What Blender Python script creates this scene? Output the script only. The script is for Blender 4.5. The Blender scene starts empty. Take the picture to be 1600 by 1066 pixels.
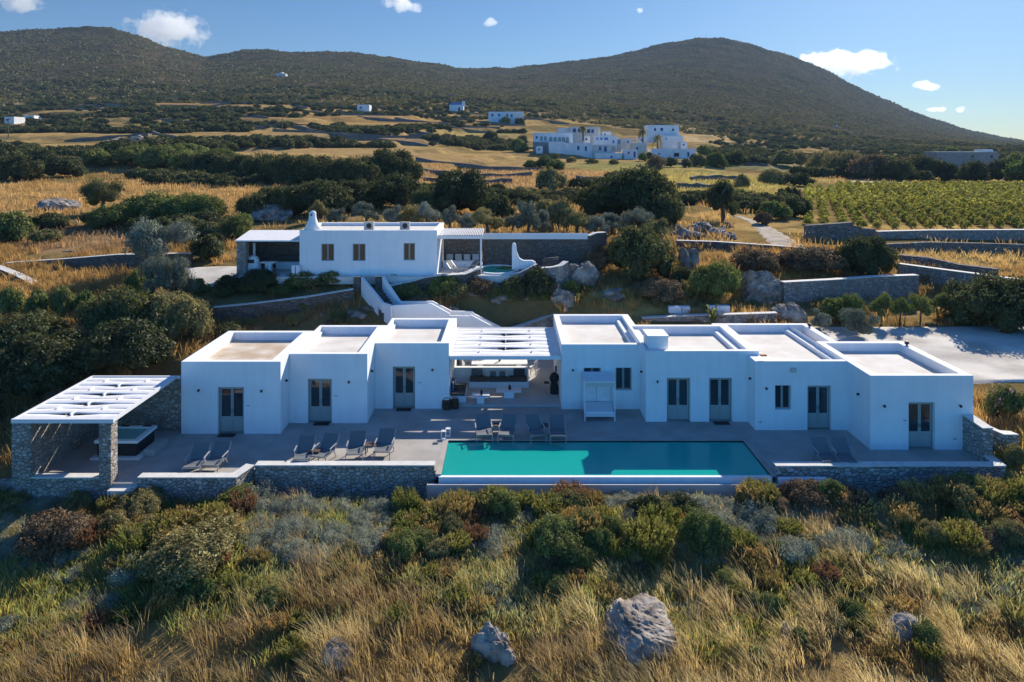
import bpy, math, random
import numpy as np
from mathutils import Vector, Matrix
R = math.radians
random.seed(7); rng = np.random.default_rng(7)
S = bpy.context.scene
COL = S.collection

# ------------------------------------------------------------------ camera, sky, sun
F, CX, HY, CH = 1120.0, 795.0, 233.0, 13.5        # focal length in photo pixels, vanishing point, camera height
cam_d = bpy.data.cameras.new("camera"); cam = bpy.data.objects.new("camera", cam_d); COL.objects.link(cam)
cam.location = (0, 0, CH); cam.rotation_euler = (R(90), 0, 0)
cam_d.sensor_width = 36.0; cam_d.lens = 36.0 * F / 1600.0
cam_d.shift_x = 5.0 / 1600.0; cam_d.shift_y = -(533.0 - HY) / 1600.0
cam_d.clip_start = 0.5; cam_d.clip_end = 20000
S.camera = cam
SUN_AZ, SUN_EL = R(32.0), R(30.3)                 # azimuth from +Y towards +X
w = bpy.data.worlds.new("World"); S.world = w; w.use_nodes = True
wn = w.node_tree.nodes; wl = w.node_tree.links
bg = wn["Background"]; sky = wn.new("ShaderNodeTexSky"); sky.sky_type = 'NISHITA'; sky.sun_disc = False
sky.sun_elevation = SUN_EL; sky.sun_rotation = SUN_AZ
sky.altitude = 0; sky.air_density = 1.0; sky.dust_density = 0.4; sky.ozone_density = 2.2
hs = wn.new("ShaderNodeHueSaturation"); hs.inputs['Saturation'].default_value = 1.13
tn = wn.new("ShaderNodeMix"); tn.data_type = 'RGBA'; tn.blend_type = 'MULTIPLY'; tn.inputs['Factor'].default_value = 1; tn.inputs['B'].default_value = (.51, .72, .97, 1)
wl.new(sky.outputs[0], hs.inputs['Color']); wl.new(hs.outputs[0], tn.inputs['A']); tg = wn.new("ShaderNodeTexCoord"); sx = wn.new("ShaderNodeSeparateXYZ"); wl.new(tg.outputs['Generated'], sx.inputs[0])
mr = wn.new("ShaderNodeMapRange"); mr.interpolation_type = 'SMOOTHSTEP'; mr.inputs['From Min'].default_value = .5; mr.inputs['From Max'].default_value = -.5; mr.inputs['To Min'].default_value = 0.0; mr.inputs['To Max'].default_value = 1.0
wl.new(sx.outputs['Y'], mr.inputs['Value']); mxv = wn.new('ShaderNodeMix'); mxv.data_type = 'VECTOR'; wl.new(mr.outputs[0], mxv.inputs['Factor']); mxv.inputs['A'].default_value = (1, 1, 1); mxv.inputs['B'].default_value = (.95, 1.72, 2.08); vm_ = wn.new("ShaderNodeVectorMath"); vm_.operation = 'MULTIPLY'; wl.new(tn.outputs['Result'], vm_.inputs[0]); wl.new(mxv.outputs['Result'], vm_.inputs[1])  # added fill: sky behind the camera brightened and blued for the shaded facades
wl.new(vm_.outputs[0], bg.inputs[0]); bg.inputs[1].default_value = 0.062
sd = bpy.data.lights.new("sun", 'SUN'); sun = bpy.data.objects.new("sun", sd); COL.objects.link(sun)
sd.energy = 5.0; sd.angle = R(0.5); sd.color = (1.0, 0.915, 0.78)
sdir = Vector((math.sin(SUN_AZ) * math.cos(SUN_EL), math.cos(SUN_AZ) * math.cos(SUN_EL), math.sin(SUN_EL)))
sun.rotation_euler = sdir.to_track_quat('Z', 'Y').to_euler(); sun.location = (20, 60, 60)
S.view_settings.view_transform = 'Standard'; S.view_settings.look = 'None'
S.view_settings.exposure = 0.6; S.view_settings.gamma = 1.0
S.render.resolution_x = 1024; S.render.resolution_y = 682
S.cycles.max_bounces = 8; S.cycles.transparent_max_bounces = 12
S.cycles.diffuse_bounces = 3; S.cycles.glossy_bounces = 2

# ------------------------------------------------------------------ helpers
def px(u, D): return (u - CX) * D / F              # photo column -> X at distance D
def pz(v, D): return CH - (v - HY) * D / F         # photo row -> height at distance D
def dist(v, z): return (CH - z) * F / (v - HY)     # photo row and height -> distance

class MB:
    def __init__(s): s.v = []; s.f = []
    def quad(s, a, b, c, d): n = len(s.v); s.v += [a, b, c, d]; s.f.append((n, n+1, n+2, n+3)); return s
    def box(s, x0, x1, y0, y1, z0, z1):
        n = len(s.v)
        s.v += [(x0,y0,z0),(x1,y0,z0),(x1,y1,z0),(x0,y1,z0),(x0,y0,z1),(x1,y0,z1),(x1,y1,z1),(x0,y1,z1)]
        s.f += [(n,n+3,n+2,n+1),(n+4,n+5,n+6,n+7),(n,n+1,n+5,n+4),(n+1,n+2,n+6,n+5),(n+2,n+3,n+7,n+6),(n+3,n,n+4,n+7)]
        return s
    def hexa(s, p):                                # eight corners, bottom four then top four
        n = len(s.v); s.v += [tuple(q) for q in p]
        s.f += [(n,n+3,n+2,n+1),(n+4,n+5,n+6,n+7),(n,n+1,n+5,n+4),(n+1,n+2,n+6,n+5),(n+2,n+3,n+7,n+6),(n+3,n,n+4,n+7)]
        return s
    def bar(s, a, b, wd, ht=None):                 # rectangular bar between two points
        ht = wd if ht is None else ht
        a, b = Vector(a), Vector(b); d = (b - a).normalized()
        up = Vector((0, 0, 1)) if abs(d.z) < .95 else Vector((0, 1, 0))
        r = d.cross(up).normalized() * wd / 2; u = r.cross(d).normalized() * ht / 2
        return s.hexa([a-r-u, a+r-u, b+r-u, b-r-u, a-r+u, a+r+u, b+r+u, b-r+u])
    def lathe(s, c, prof, n=16):                   # prof = [(r,z),...]
        n0 = len(s.v)
        for (r, z) in prof:
            for i in range(n):
                a = 2*math.pi*i/n; s.v.append((c[0]+r*math.cos(a), c[1]+r*math.sin(a), c[2]+z))
        for k in range(len(prof)-1):
            for i in range(n):
                j = (i+1) % n; s.f.append((n0+k*n+i, n0+k*n+j, n0+(k+1)*n+j, n0+(k+1)*n+i))
        s.f.append(tuple(n0+i for i in range(n))[::-1]); s.f.append(tuple(n0+(len(prof)-1)*n+i for i in range(n)))
        return s
    def tube(s, pts, rads, n=7):
        n0 = len(s.v); m = len(pts)
        for k in range(m):
            p = Vector(pts[k]); d = (Vector(pts[min(k+1, m-1)]) - Vector(pts[max(k-1, 0)])).normalized()
            up = Vector((1, 0, 0)) if abs(d.x) < .8 else Vector((0, 1, 0))
            a = d.cross(up).normalized(); b = d.cross(a)
            for i in range(n):
                t = 2*math.pi*i/n; q = p + (a*math.cos(t) + b*math.sin(t)) * rads[k]; s.v.append(tuple(q))
        for k in range(m-1):
            for i in range(n):
                j = (i+1) % n; s.f.append((n0+k*n+i, n0+k*n+j, n0+(k+1)*n+j, n0+(k+1)*n+i))
        s.f.append(tuple(n0+i for i in range(n))[::-1]); s.f.append(tuple(n0+(m-1)*n+i for i in range(n)))
        return s
    def prism(s, poly, ax, a, b):                  # 2-D outline extruded along axis 'x', 'y' or 'z' from a to b
        mk = {'y': lambda p, t: (p[0], t, p[1]), 'x': lambda p, t: (t, p[0], p[1]), 'z': lambda p, t: (p[0], p[1], t)}[ax]
        n = len(s.v); m = len(poly)
        s.v += [mk(p, a) for p in poly] + [mk(p, b) for p in poly]
        s.f.append(tuple(range(n, n+m))); s.f.append(tuple(range(n+2*m-1, n+m-1, -1)))
        for i in range(m): j = (i+1) % m; s.f.append((n+i, n+m+i, n+m+j, n+j))
        return s
    def build(s, name, m, parent=None, smooth=False, bevel=0):
        me = bpy.data.meshes.new(name); me.from_pydata([tuple(q) for q in s.v], [], s.f); me.validate(); 
        me.materials.append(m); o = bpy.data.objects.new(name, me); COL.objects.link(o)
        if parent is not None:
            o.parent = parent; l = parent_loc(parent)
            me.transform(Matrix.Translation(-l))
        import bmesh
        bm = bmesh.new(); bm.from_mesh(me); bmesh.ops.recalc_face_normals(bm, faces=bm.faces); bm.to_mesh(me); bm.free()
        if smooth: me.polygons.foreach_set('use_smooth', [True]*len(me.polygons))
        if bevel:
            b = o.modifiers.new('bevel', 'BEVEL'); b.width = bevel; b.segments = 2; b.limit_method = 'ANGLE'
        return o

def parent_loc(p):
    l = Vector((0, 0, 0))
    while p is not None: l = l + p.location; p = p.parent
    return l
def tag(o, label=None, cat=None, group=None, kind=None):
    if label: o['label'] = label
    if cat: o['category'] = cat
    if group: o['group'] = group
    if kind: o['kind'] = kind
    return o
def thing(name, label, cat, loc=(0, 0, 0), group=None):
    o = bpy.data.objects.new(name, None); COL.objects.link(o); o.location = loc; o.empty_display_size = .2
    return tag(o, label, cat, group)
def children(o): return [c for c in COL.objects if c.parent == o]
def copy_tree(src, loc, rz=0, sc=None, label=None, group=None):
    kids = KIDS.setdefault(src.name, [(c, children(c)) for c in children(src)])
    r = src.copy(); COL.objects.link(r); r.location = loc; r.rotation_euler = (0, 0, rz)
    if sc is not None: r.scale = sc
    if label: r['label'] = label
    if group: r['group'] = group
    for c, gs in kids:
        d = c.copy(); COL.objects.link(d); d.parent = r
        for g in gs: e = g.copy(); COL.objects.link(e); e.parent = d
    return r
KIDS = {}
def mesh_np(name, V, Fc, m, attr=None, smooth=False, parent=None):
    me = bpy.data.meshes.new(name); V = np.asarray(V, np.float32); Fc = np.asarray(Fc, np.int32)
    k = Fc.shape[1]; me.vertices.add(len(V)); me.vertices.foreach_set('co', V.ravel())
    me.loops.add(Fc.size); me.loops.foreach_set('vertex_index', Fc.ravel())
    me.polygons.add(len(Fc)); me.polygons.foreach_set('loop_start', np.arange(0, Fc.size, k, dtype=np.int32))
    if smooth: me.polygons.foreach_set('use_smooth', np.ones(len(Fc), bool))
    if attr is not None:
        a = me.color_attributes.new('tint', 'FLOAT_COLOR', 'POINT')
        c = np.ones((len(V), 4), np.float32); c[:, :3] = attr; a.data.foreach_set('color', c.ravel())
    me.update(calc_edges=True); me.materials.append(m)
    o = bpy.data.objects.new(name, me); COL.objects.link(o)
    if parent is not None: o.parent = parent
    return o

# value noise in numpy
def hsh(i, j, k=0):
    h = (i.astype(np.int64)*374761393 + j.astype(np.int64)*668265263 + k*2147483647) & 0xffffffff
    h = ((h ^ (h >> 13))*1274126177) & 0xffffffff
    return ((h ^ (h >> 16)) & 0xffff) / 65535.0
def vn(x, y, k=0):
    x = np.asarray(x, float); y = np.asarray(y, float)
    i = np.floor(x); j = np.floor(y); fx = x-i; fy = y-j; fx = fx*fx*(3-2*fx); fy = fy*fy*(3-2*fy)
    return (hsh(i, j, k)*(1-fx)+hsh(i+1, j, k)*fx)*(1-fy)+(hsh(i, j+1, k)*(1-fx)+hsh(i+1, j+1, k)*fx)*fy
def fbm(x, y, o=4, k=0):
    s = 0; a = .5; t = 0
    for q in range(o): s = s+a*vn(x, y, k+q*7); t += a; x = np.asarray(x)*2.03+3.1; y = np.asarray(y)*2.03+1.7; a *= .5
    return s/t
def sstep(a, b, x): t = np.clip((x-a)/(b-a), 0, 1); return t*t*(3-2*t)

# ------------------------------------------------------------------ materials
def mat(name, col=(.5,.5,.5), rough=.8, metal=0, spec=.3):
    m = bpy.data.materials.new(name); m.use_nodes = True; b = m.node_tree.nodes['Principled BSDF']
    b.inputs['Base Color'].default_value = (*col, 1); b.inputs['Roughness'].default_value = rough
    b.inputs['Metallic'].default_value = metal; b.inputs['Specular IOR Level'].default_value = spec
    return m
def nodes(m): return m.node_tree.nodes, m.node_tree.links, m.node_tree.nodes['Principled BSDF']
def noise_mix(m, c1, c2, scale=1.0, detail=6, lo=.35, hi=.65, bump=0, bscale=None, coord='Object'):
    n, l, b = nodes(m); tc = n.new('ShaderNodeTexCoord'); t = n.new('ShaderNodeTexNoise')
    t.inputs['Scale'].default_value = scale; t.inputs['Detail'].default_value = detail; l.new(tc.outputs[coord], t.inputs['Vector'])
    r = n.new('ShaderNodeValToRGB'); r.color_ramp.elements[0].position = lo; r.color_ramp.elements[1].position = hi
    r.color_ramp.elements[0].color = (*c1, 1); r.color_ramp.elements[1].color = (*c2, 1)
    l.new(t.outputs['Fac'], r.inputs[0]); l.new(r.outputs[0], b.inputs['Base Color'])
    if bump:
        t2 = n.new('ShaderNodeTexNoise'); t2.inputs['Scale'].default_value = bscale or scale*4; t2.inputs['Detail'].default_value = 6
        l.new(tc.outputs[coord], t2.inputs['Vector']); bp = n.new('ShaderNodeBump'); bp.inputs['Strength'].default_value = bump
        bp.inputs['Distance'].default_value = .05; l.new(t2.outputs['Fac'], bp.inputs['Height']); l.new(bp.outputs[0], b.inputs['Normal'])
    return m
def stone_mat(name, cols, mortar, sc=3.2, mort_w=.05, bump=.9, zs=1.5):
    m = mat(name, rough=.95, spec=.15); n, l, b = nodes(m)
    tc = n.new('ShaderNodeTexCoord'); mp = n.new('ShaderNodeMapping'); mp.inputs['Scale'].default_value = (1, 1, zs)
    l.new(tc.outputs['Object'], mp.inputs[0])
    ns = n.new('ShaderNodeTexNoise'); ns.inputs['Scale'].default_value = 2.5; l.new(mp.outputs[0], ns.inputs['Vector'])
    mx = n.new('ShaderNodeMix'); mx.data_type = 'VECTOR'; mx.inputs['Factor'].default_value = .12
    l.new(mp.outputs[0], mx.inputs['A']); l.new(ns.outputs['Color'], mx.inputs['B'])
    v1 = n.new('ShaderNodeTexVoronoi'); v1.inputs['Scale'].default_value = sc; l.new(mx.outputs['Result'], v1.inputs['Vector'])
    v2 = n.new('ShaderNodeTexVoronoi'); v2.feature = 'DISTANCE_TO_EDGE'; v2.inputs['Scale'].default_value = sc; l.new(mx.outputs['Result'], v2.inputs['Vector'])
    sp = n.new('ShaderNodeSeparateColor'); l.new(v1.outputs['Color'], sp.inputs[0])
    cr = n.new('ShaderNodeValToRGB'); e = cr.color_ramp.elements
    e[0].color = (*cols[0], 1); e[1].color = (*cols[-1], 1)
    for i, c in enumerate(cols[1:-1]): q = e.new((i+1)/(len(cols)-1)); q.color = (*c, 1)
    l.new(sp.outputs[0], cr.inputs[0])
    n2 = n.new('ShaderNodeTexNoise'); n2.inputs['Scale'].default_value = 14; n2.inputs['Detail'].default_value = 5; l.new(tc.outputs['Object'], n2.inputs['Vector'])
    mul = n.new('ShaderNodeMix'); mul.data_type = 'RGBA'; mul.blend_type = 'OVERLAY'; mul.inputs['Factor'].default_value = .5
    l.new(cr.outputs[0], mul.inputs['A']); l.new(n2.outputs['Fac'], mul.inputs['B'])
    ed = n.new('ShaderNodeMapRange'); ed.inputs['From Max'].default_value = mort_w; l.new(v2.outputs['Distance'], ed.inputs['Value'])
    m2 = n.new('ShaderNodeMix'); m2.data_type = 'RGBA'; l.new(ed.outputs[0], m2.inputs['Factor']); m2.inputs['A'].default_value = (*mortar, 1)
    l.new(mul.outputs['Result'], m2.inputs['B']); l.new(m2.outputs['Result'], b.inputs['Base Color'])
    bp = n.new('ShaderNodeBump'); bp.inputs['Strength'].default_value = bump; bp.inputs['Distance'].default_value = .06
    ed2 = n.new('ShaderNodeMapRange'); ed2.inputs['From Max'].default_value = mort_w*3; l.new(v2.outputs['Distance'], ed2.inputs['Value'])
    ad = n.new('ShaderNodeMath'); ad.operation = 'MULTIPLY_ADD'; ad.inputs[1].default_value = .5; l.new(n2.outputs['Fac'], ad.inputs[0]); l.new(ed2.outputs[0], ad.inputs[2])
    l.new(ad.outputs[0], bp.inputs['Height']); l.new(bp.outputs[0], b.inputs['Normal'])
    return m
def leaf_mat(name, c1, c2, trans=.35, rough=.6):
    m = bpy.data.materials.new(name); m.use_nodes = True; n = m.node_tree.nodes; l = m.node_tree.links; n.clear()
    out = n.new('ShaderNodeOutputMaterial'); at = n.new('ShaderNodeAttribute'); at.attribute_name = 'tint'
    oi = n.new('ShaderNodeObjectInfo'); mx = n.new('ShaderNodeMix'); mx.data_type = 'RGBA'
    mx.inputs['A'].default_value = (*c1, 1); mx.inputs['B'].default_value = (*c2, 1); l.new(oi.outputs['Random'], mx.inputs['Factor'])
    mu = n.new('ShaderNodeMix'); mu.data_type = 'RGBA'; mu.blend_type = 'MULTIPLY'; mu.inputs['Factor'].default_value = 1
    l.new(mx.outputs['Result'], mu.inputs['A']); l.new(at.outputs['Color'], mu.inputs['B'])
    d = n.new('ShaderNodeBsdfDiffuse'); t = n.new('ShaderNodeBsdfTranslucent'); g = n.new('ShaderNodeBsdfGlossy'); g.inputs['Roughness'].default_value = rough
    g.inputs['Color'].default_value = (.5, .5, .5, 1)
    a = n.new('ShaderNodeMixShader'); a.inputs[0].default_value = trans; c = n.new('ShaderNodeMixShader'); c.inputs[0].default_value = .05
    l.new(mu.outputs['Result'], d.inputs[0]); l.new(mu.outputs['Result'], t.inputs[0])
    l.new(d.outputs[0], a.inputs[1]); l.new(t.outputs[0], a.inputs[2]); l.new(a.outputs[0], c.inputs[1]); l.new(g.outputs[0], c.inputs[2])
    l.new(c.outputs[0], out.inputs[0]); return m

M = {}
M['plaster'] = noise_mix(mat('white_plaster', rough=.9, spec=.2), (.82,.83,.84), (.87,.88,.89), 1.4, 8, .3, .7, .12, 9)
n_, l_, b_ = nodes(M['plaster']); tc_ = n_.new('ShaderNodeTexCoord'); mp_ = n_.new('ShaderNodeMapping'); mp_.inputs['Scale'].default_value = (2.2, 2.2, .22); l_.new(tc_.outputs['Object'], mp_.inputs[0])
tx_ = n_.new('ShaderNodeTexNoise'); tx_.inputs['Scale'].default_value = 1.6; tx_.inputs['Detail'].default_value = 7; l_.new(mp_.outputs[0], tx_.inputs['Vector']); mr_ = n_.new('ShaderNodeMapRange'); mr_.inputs['From Min'].default_value = .35; mr_.inputs['From Max'].default_value = .7; mr_.inputs['To Min'].default_value = .955; mr_.inputs['To Max'].default_value = 1.01; l_.new(tx_.outputs['Fac'], mr_.inputs['Value'])
src_ = b_.inputs['Base Color'].links[0].from_socket; mu_ = n_.new('ShaderNodeMix'); mu_.data_type = 'RGBA'; mu_.blend_type = 'MULTIPLY'; mu_.inputs['Factor'].default_value = 1; l_.new(src_, mu_.inputs['A']); l_.new(mr_.outputs[0], mu_.inputs['B']); l_.new(mu_.outputs['Result'], b_.inputs['Base Color'])
M['roof'] = noise_mix(mat('roof_screed', rough=.9, spec=.2), (.62,.57,.51), (.76,.73,.69), .9, 10, .3, .68, .15, 6)
M['roof_stained'] = noise_mix(mat('stained_roof_screed', rough=.9, spec=.2), (.50,.38,.27), (.70,.63,.55), .7, 10, .38, .66, .15, 6)
M['terrace'] = noise_mix(mat('terrace_screed', rough=.75, spec=.3), (.31,.285,.26), (.45,.415,.38), .7, 9, .3, .7, .1, 20)
M['patio'] = noise_mix(mat('patio_screed', rough=.7, spec=.3), (.46,.44,.42), (.54,.52,.50), .9, 8, .3, .7, .08, 20)
M['coping'] = noise_mix(mat('pale_coping', rough=.85), (.58,.56,.52), (.72,.70,.66), 3, 8, .3, .7, .2, 18)
M['door'] = mat('grey_green_paint', (.27,.30,.285), .5)
M['doorpanel'] = mat('grey_green_panel', (.34,.37,.355), .5)
M['dark'] = mat('black_metal', (.02,.02,.022), .45)
M['darkrubber'] = mat('dark_mat', (.03,.03,.032), .9)
M['glass'] = mat('window_glass', (.02,.035,.045), .04, 0, .9)
M['curtain'] = mat('curtain', (.35,.30,.24), .9)
M['brownshutter'] = mat('brown_wood', (.16,.075,.035), .6)
M['stone'] = stone_mat('rubble_stone', [(.27,.24,.21),(.42,.37,.33),(.33,.26,.20),(.52,.47,.42),(.30,.28,.27)], (.20,.18,.16), 5.6, .035)
M['stone2'] = stone_mat('pale_rubble_stone', [(.34,.31,.28),(.46,.43,.39),(.28,.24,.21),(.52,.49,.45),(.32,.31,.31)], (.14,.13,.12), 4.6, .04)
M['drystone'] = stone_mat('dry_stone', [(.17,.155,.14),(.26,.24,.22),(.20,.17,.14),(.31,.29,.27)], (.05,.045,.04), 3.0, .07, zs=2.0)
M['slate'] = stone_mat('flat_dark_stone', [(.15,.125,.11),(.22,.19,.17),(.18,.14,.11),(.25,.23,.21)], (.06,.05,.045), 3.2, .05, zs=3.5)
M['metalwhite'] = mat('white_painted_metal', (.78,.78,.79), .45)
M['sail'] = noise_mix(mat('white_slat', rough=.7), (.70,.70,.71), (.80,.80,.80), 3, 5)
M['sling'] = mat('charcoal_sling', (.14,.155,.17), .7)
M['frame'] = mat('grey_metal', (.30,.31,.32), .4, .6)
M['arm'] = mat('pale_grey_metal', (.36,.37,.38), .45)
M['cushion'] = mat('dark_grey_cushion', (.075,.075,.075), .95)
M['pillow'] = mat('pale_pillow', (.55,.54,.50), .95)
M['brown'] = noise_mix(mat('brown_wicker', rough=.9), (.05,.032,.022), (.09,.06,.04), 8, 4)
M['wood'] = mat('dark_wood', (.10,.06,.045), .6)
M['white'] = mat('white_acrylic', (.8,.8,.8), .25)
M['clayred'] = mat('terracotta', (.35,.12,.07), .8)
M['blue'] = mat('blue_paint', (.05,.20,.50), .6)
M['bluedark'] = mat('dark_blue_paint', (.02,.07,.22), .6)
M['far_wall'] = noise_mix(mat('far_white_plaster', rough=.9), (.66,.67,.68), (.78,.79,.80), .6, 5)
M['far_cream'] = noise_mix(mat('far_cream_plaster', rough=.9), (.50,.47,.43), (.62,.59,.54), .6, 5)
M['acunit'] = mat('grey_unit', (.45,.44,.42), .6)
M['bark'] = noise_mix(mat('bark', rough=.95), (.09,.07,.05), (.17,.14,.11), 7, 6, .3, .7, .5, 20)
M['gravel'] = noise_mix(mat('gravel', rough=.95, spec=.1), (.48,.44,.385), (.74,.69,.61), .45, 12, .35, .62, .5, 14)
M['dirt'] = noise_mix(mat('pale_dirt', rough=.95, spec=.1), (.30,.24,.18), (.46,.40,.33), 1.1, 12, .35, .62, .5, 10)
def water(name, tint, body, vol=0):
    m = bpy.data.materials.new(name); m.use_nodes = True; n = m.node_tree.nodes; l = m.node_tree.links; n.clear()
    out = n.new('ShaderNodeOutputMaterial'); tr = n.new('ShaderNodeBsdfTransparent'); tr.inputs[0].default_value = (*tint, 1)
    gl = n.new('ShaderNodeBsdfGlossy'); gl.inputs['Roughness'].default_value = .06
    df = n.new('ShaderNodeBsdfDiffuse'); df.inputs[0].default_value = (*body, 1)
    fr = n.new('ShaderNodeFresnel'); fr.inputs[0].default_value = 1.33
    tc = n.new('ShaderNodeTexCoord'); t = n.new('ShaderNodeTexNoise'); t.inputs['Scale'].default_value = 3.5; t.inputs['Detail'].default_value = 5
    l.new(tc.outputs['Object'], t.inputs['Vector']); bp = n.new('ShaderNodeBump'); bp.inputs['Strength'].default_value = .35; bp.inputs['Distance'].default_value = .05
    l.new(t.outputs['Fac'], bp.inputs['Height']); l.new(bp.outputs[0], gl.inputs['Normal']); l.new(bp.outputs[0], fr.inputs['Normal'])
    a = n.new('ShaderNodeMixShader'); a.inputs[0].default_value = vol if vol else .5; l.new(tr.outputs[0], a.inputs[1]); l.new(df.outputs[0], a.inputs[2])
    c = n.new('ShaderNodeMixShader'); l.new(fr.outputs[0], c.inputs[0]); l.new(a.outputs[0], c.inputs[1]); l.new(gl.outputs[0], c.inputs[2])
    l.new(c.outputs[0], out.inputs[0]); return m
M['water'] = water('pool_water', (.42,.97,.93), (.02,.80,.66), .42)
M['basin'] = noise_mix(mat('pool_basin', rough=.8), (.30,.86,.80), (.38,.92,.86), 1.2, 4)
M['tubwater'] = water('tub_water', (.7,.97,.93), (.35,.80,.76))
# vegetation
M['maquis'] = leaf_mat('dark_evergreen_leaves', (.060,.074,.022), (.125,.130,.040))
M['green'] = leaf_mat('green_leaves', (.12,.165,.036), (.22,.235,.06))
M['lime'] = leaf_mat('bright_green_leaves', (.15,.19,.04), (.21,.22,.06), .4)
M['olive'] = leaf_mat('olive_leaves', (.17,.19,.13), (.25,.27,.20), .25)
M['cushionplant'] = leaf_mat('grey_green_cushion', (.26,.28,.20), (.36,.37,.26), .3)
M['brownbush'] = leaf_mat('dry_brown_twigs', (.16,.105,.055), (.24,.165,.085), .25)
M['khaki'] = leaf_mat('khaki_leaves', (.21,.19,.065), (.34,.28,.10), .3)
M['grass'] = leaf_mat('grass_blades', (1, 1, 1), (1, 1, 1), .55)
M['vine'] = leaf_mat('vine_leaves', (.33,.34,.045), (.45,.39,.07), .45)
M['pink'] = leaf_mat('pink_flowers', (.55,.25,.28), (.6,.3,.33), .3)

# ------------------------------------------------------------------ terrain height
TC = np.array([-300, 0, 200, 400, 600, 800, 1000, 1200, 1400, 1600, 1900.])
def Y_(D, vs): return [CH - (v - HY)*D/F for v in vs]
TAB = [
 (6,   [-5.0]*9), (16, [-2.8]*9), (22, [-1.6]*9), (26, [-.98]*9),
 (27.5,[-.95,-.88,-.82,-.82,-.82,-.82,-.82,-.75,-.6]),
 (29,  [-.9,-.8,-.75,-.75,-.75,-.75,-.75,-.6,-.3]),
 (32,  [-.4,-.6,-.9,-.9,-.9,-.9,-.9,-.2,.5]),
 (37,  [1.0,1.2,.5,.3,.3,.3,.3,1.2,1.5]),
 (42,  [2.4,2.6,2.2,1.7,1.7,2.0,2.0,1.8,1.8]),
 (46,  [3.2,3.0,2.4,2.5,1.3,2.3,2.2,2.0,2.0]),
 (50,  [4.0,3.8,4.0,4.2,3.6,3.4,2.6,2.4,2.5]),
 (54,  [4.3,4.2,4.5,4.6,4.6,4.2,4.0,3.6,3.4]),
 (60,  [4.9,4.9,4.9,5.0,5.0,4.8,4.9,4.2,4.0]),
 (68,  Y_(68, [365,365,355,350,350,352,368,375,382])),
 (80,  Y_(80, [330,330,328,325,330,332,345,350,350])),
 (100, Y_(100,[300,300,300,298,305,307,315,322,322])),
 (130, Y_(130,[268,268,270,275,285,285,290,298,298])),
 (170, Y_(170,[242,242,243,252,265,267,272,280,282])),
 (220, Y_(220,[220,218,222,232,246,250,255,262,264])),
 (300, Y_(300,[195,190,190,200,224,232,240,246,248])),
 (400, Y_(400,[170,165,165,175,190,205,228,235,238])),
 (550, Y_(550,[145,145,148,150,165,180,205,225,232]))]
TD = np.log([t[0] for t in TAB]); TZ = np.array([[t[1][0]]+list(t[1])+[t[1][-1]] for t in TAB], float)
SKX = np.array([-300,0,60,130,180,220,260,320,380,420,470,550,640,700,750,800,900,980,1040,1090,1130,1180,1240,1300,1350,1400,1450,1500,1550,1600,1900.])
SKY = np.array([75,47,44,42,45,57,72,90,80,77,80,82,92,104,108,105,95,82,68,59,60,70,88,115,140,163,182,200,212,221,231.])
CRD = np.interp(np.arange(11), np.arange(11), [950,1000,1050,1150,1250,1500,1650,1700,1800,2000,2100.])
def tab(u, D):
    L = np.clip(np.log(np.maximum(D, 6)), TD[0], TD[-1]); i = np.clip(np.searchsorted(TD, L)-1, 0, len(TD)-2)
    f = (L-TD[i])/(TD[i+1]-TD[i]); j = np.clip(np.searchsorted(TC, u)-1, 0, len(TC)-2)
    g = np.clip((u-TC[j])/(TC[j+1]-TC[j]), 0, 1); g = g*g*(3-2*g)*.5+g*.5
    return (TZ[i,j]*(1-g)+TZ[i,j+1]*g)*(1-f)+(TZ[i+1,j]*(1-g)+TZ[i+1,j+1]*g)*f
PITS = [(-20.2,20.58,29.25,39.4,-2.0),(-20.2,20.58,29.1,29.9,-1.4),(-15.1,-11.2,30,39.3,-2),(-11.1,-7.5,30,40.6,-2),(-7.2,-3,30,42.3,-2),(-3.2,3.2,30,48.9,-.6),(3,7,30,43.5,-2),(6.5,12,30,40.3,-2),(12,17,30,41.3,-2),
        (-19.4,1.0,49.6,56.2,4.45)]
def zt(X, Y):
    X = np.asarray(X, float); Y = np.asarray(Y, float); D = np.maximum(Y, 5.)
    u = CX + F*X/D
    z = tab(u, D)
    # hills past 550 m
    cr = np.interp(u, TC, CRD); sk = np.interp(u, SKX, SKY)
    v5 = HY-(tab(u, np.full_like(D, 550.))-CH)*F/550
    t = np.clip((D-550)/(cr-550), 0, 1); v = v5+(sk-v5)*t**.85
    zc = CH-(sk-HY)*cr/F
    zh = np.where(D < cr, CH-(v-HY)*D/F, zc-(D-cr)*.35-((D-cr)/400)**2*20)
    z = np.where(D > 550, zh, z)
    # undulation that grows with distance
    amp = np.interp(D, [10, 28, 40, 60, 120, 300, 600, 1500], [.35, .2, .12, .22, .4, .8, 3, 6])
    sc = np.interp(D, [10, 60, 120, 300, 1500], [3, 5, 9, 22, 70])
    q1 = fbm(X/4., Y/4., 4, 3)-.5; q2 = fbm(X/14., Y/12., 4, 5)-.5; q3 = fbm(X/60., Y/50., 5, 9)-.5
    wa = np.clip((70-D)/40, 0, 1); wc = np.clip((D-200)/300, 0, 1); wb = 1-wa-wc
    z = z + amp*2*(q1*wa+q2*np.maximum(wb, 0)+q3*wc)
    # terraced farmland: gentle risers
    wt = np.clip((D-75)/30, 0, 1)*np.clip((520-D)/120, 0, 1)
    st = np.interp(D, [70, 200, 500], [1.1, 1.8, 3.5]); kk = z/st; zs = (np.floor(kk)+sstep(.72, 1., kk-np.floor(kk)))*st
    z = z*(1-wt*.7)+zs*wt*.7
    for (a, b, c, d, h) in PITS: z = np.where((X > a) & (X < b) & (Y > c) & (Y < d), np.minimum(z, h), z)
    return z
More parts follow.
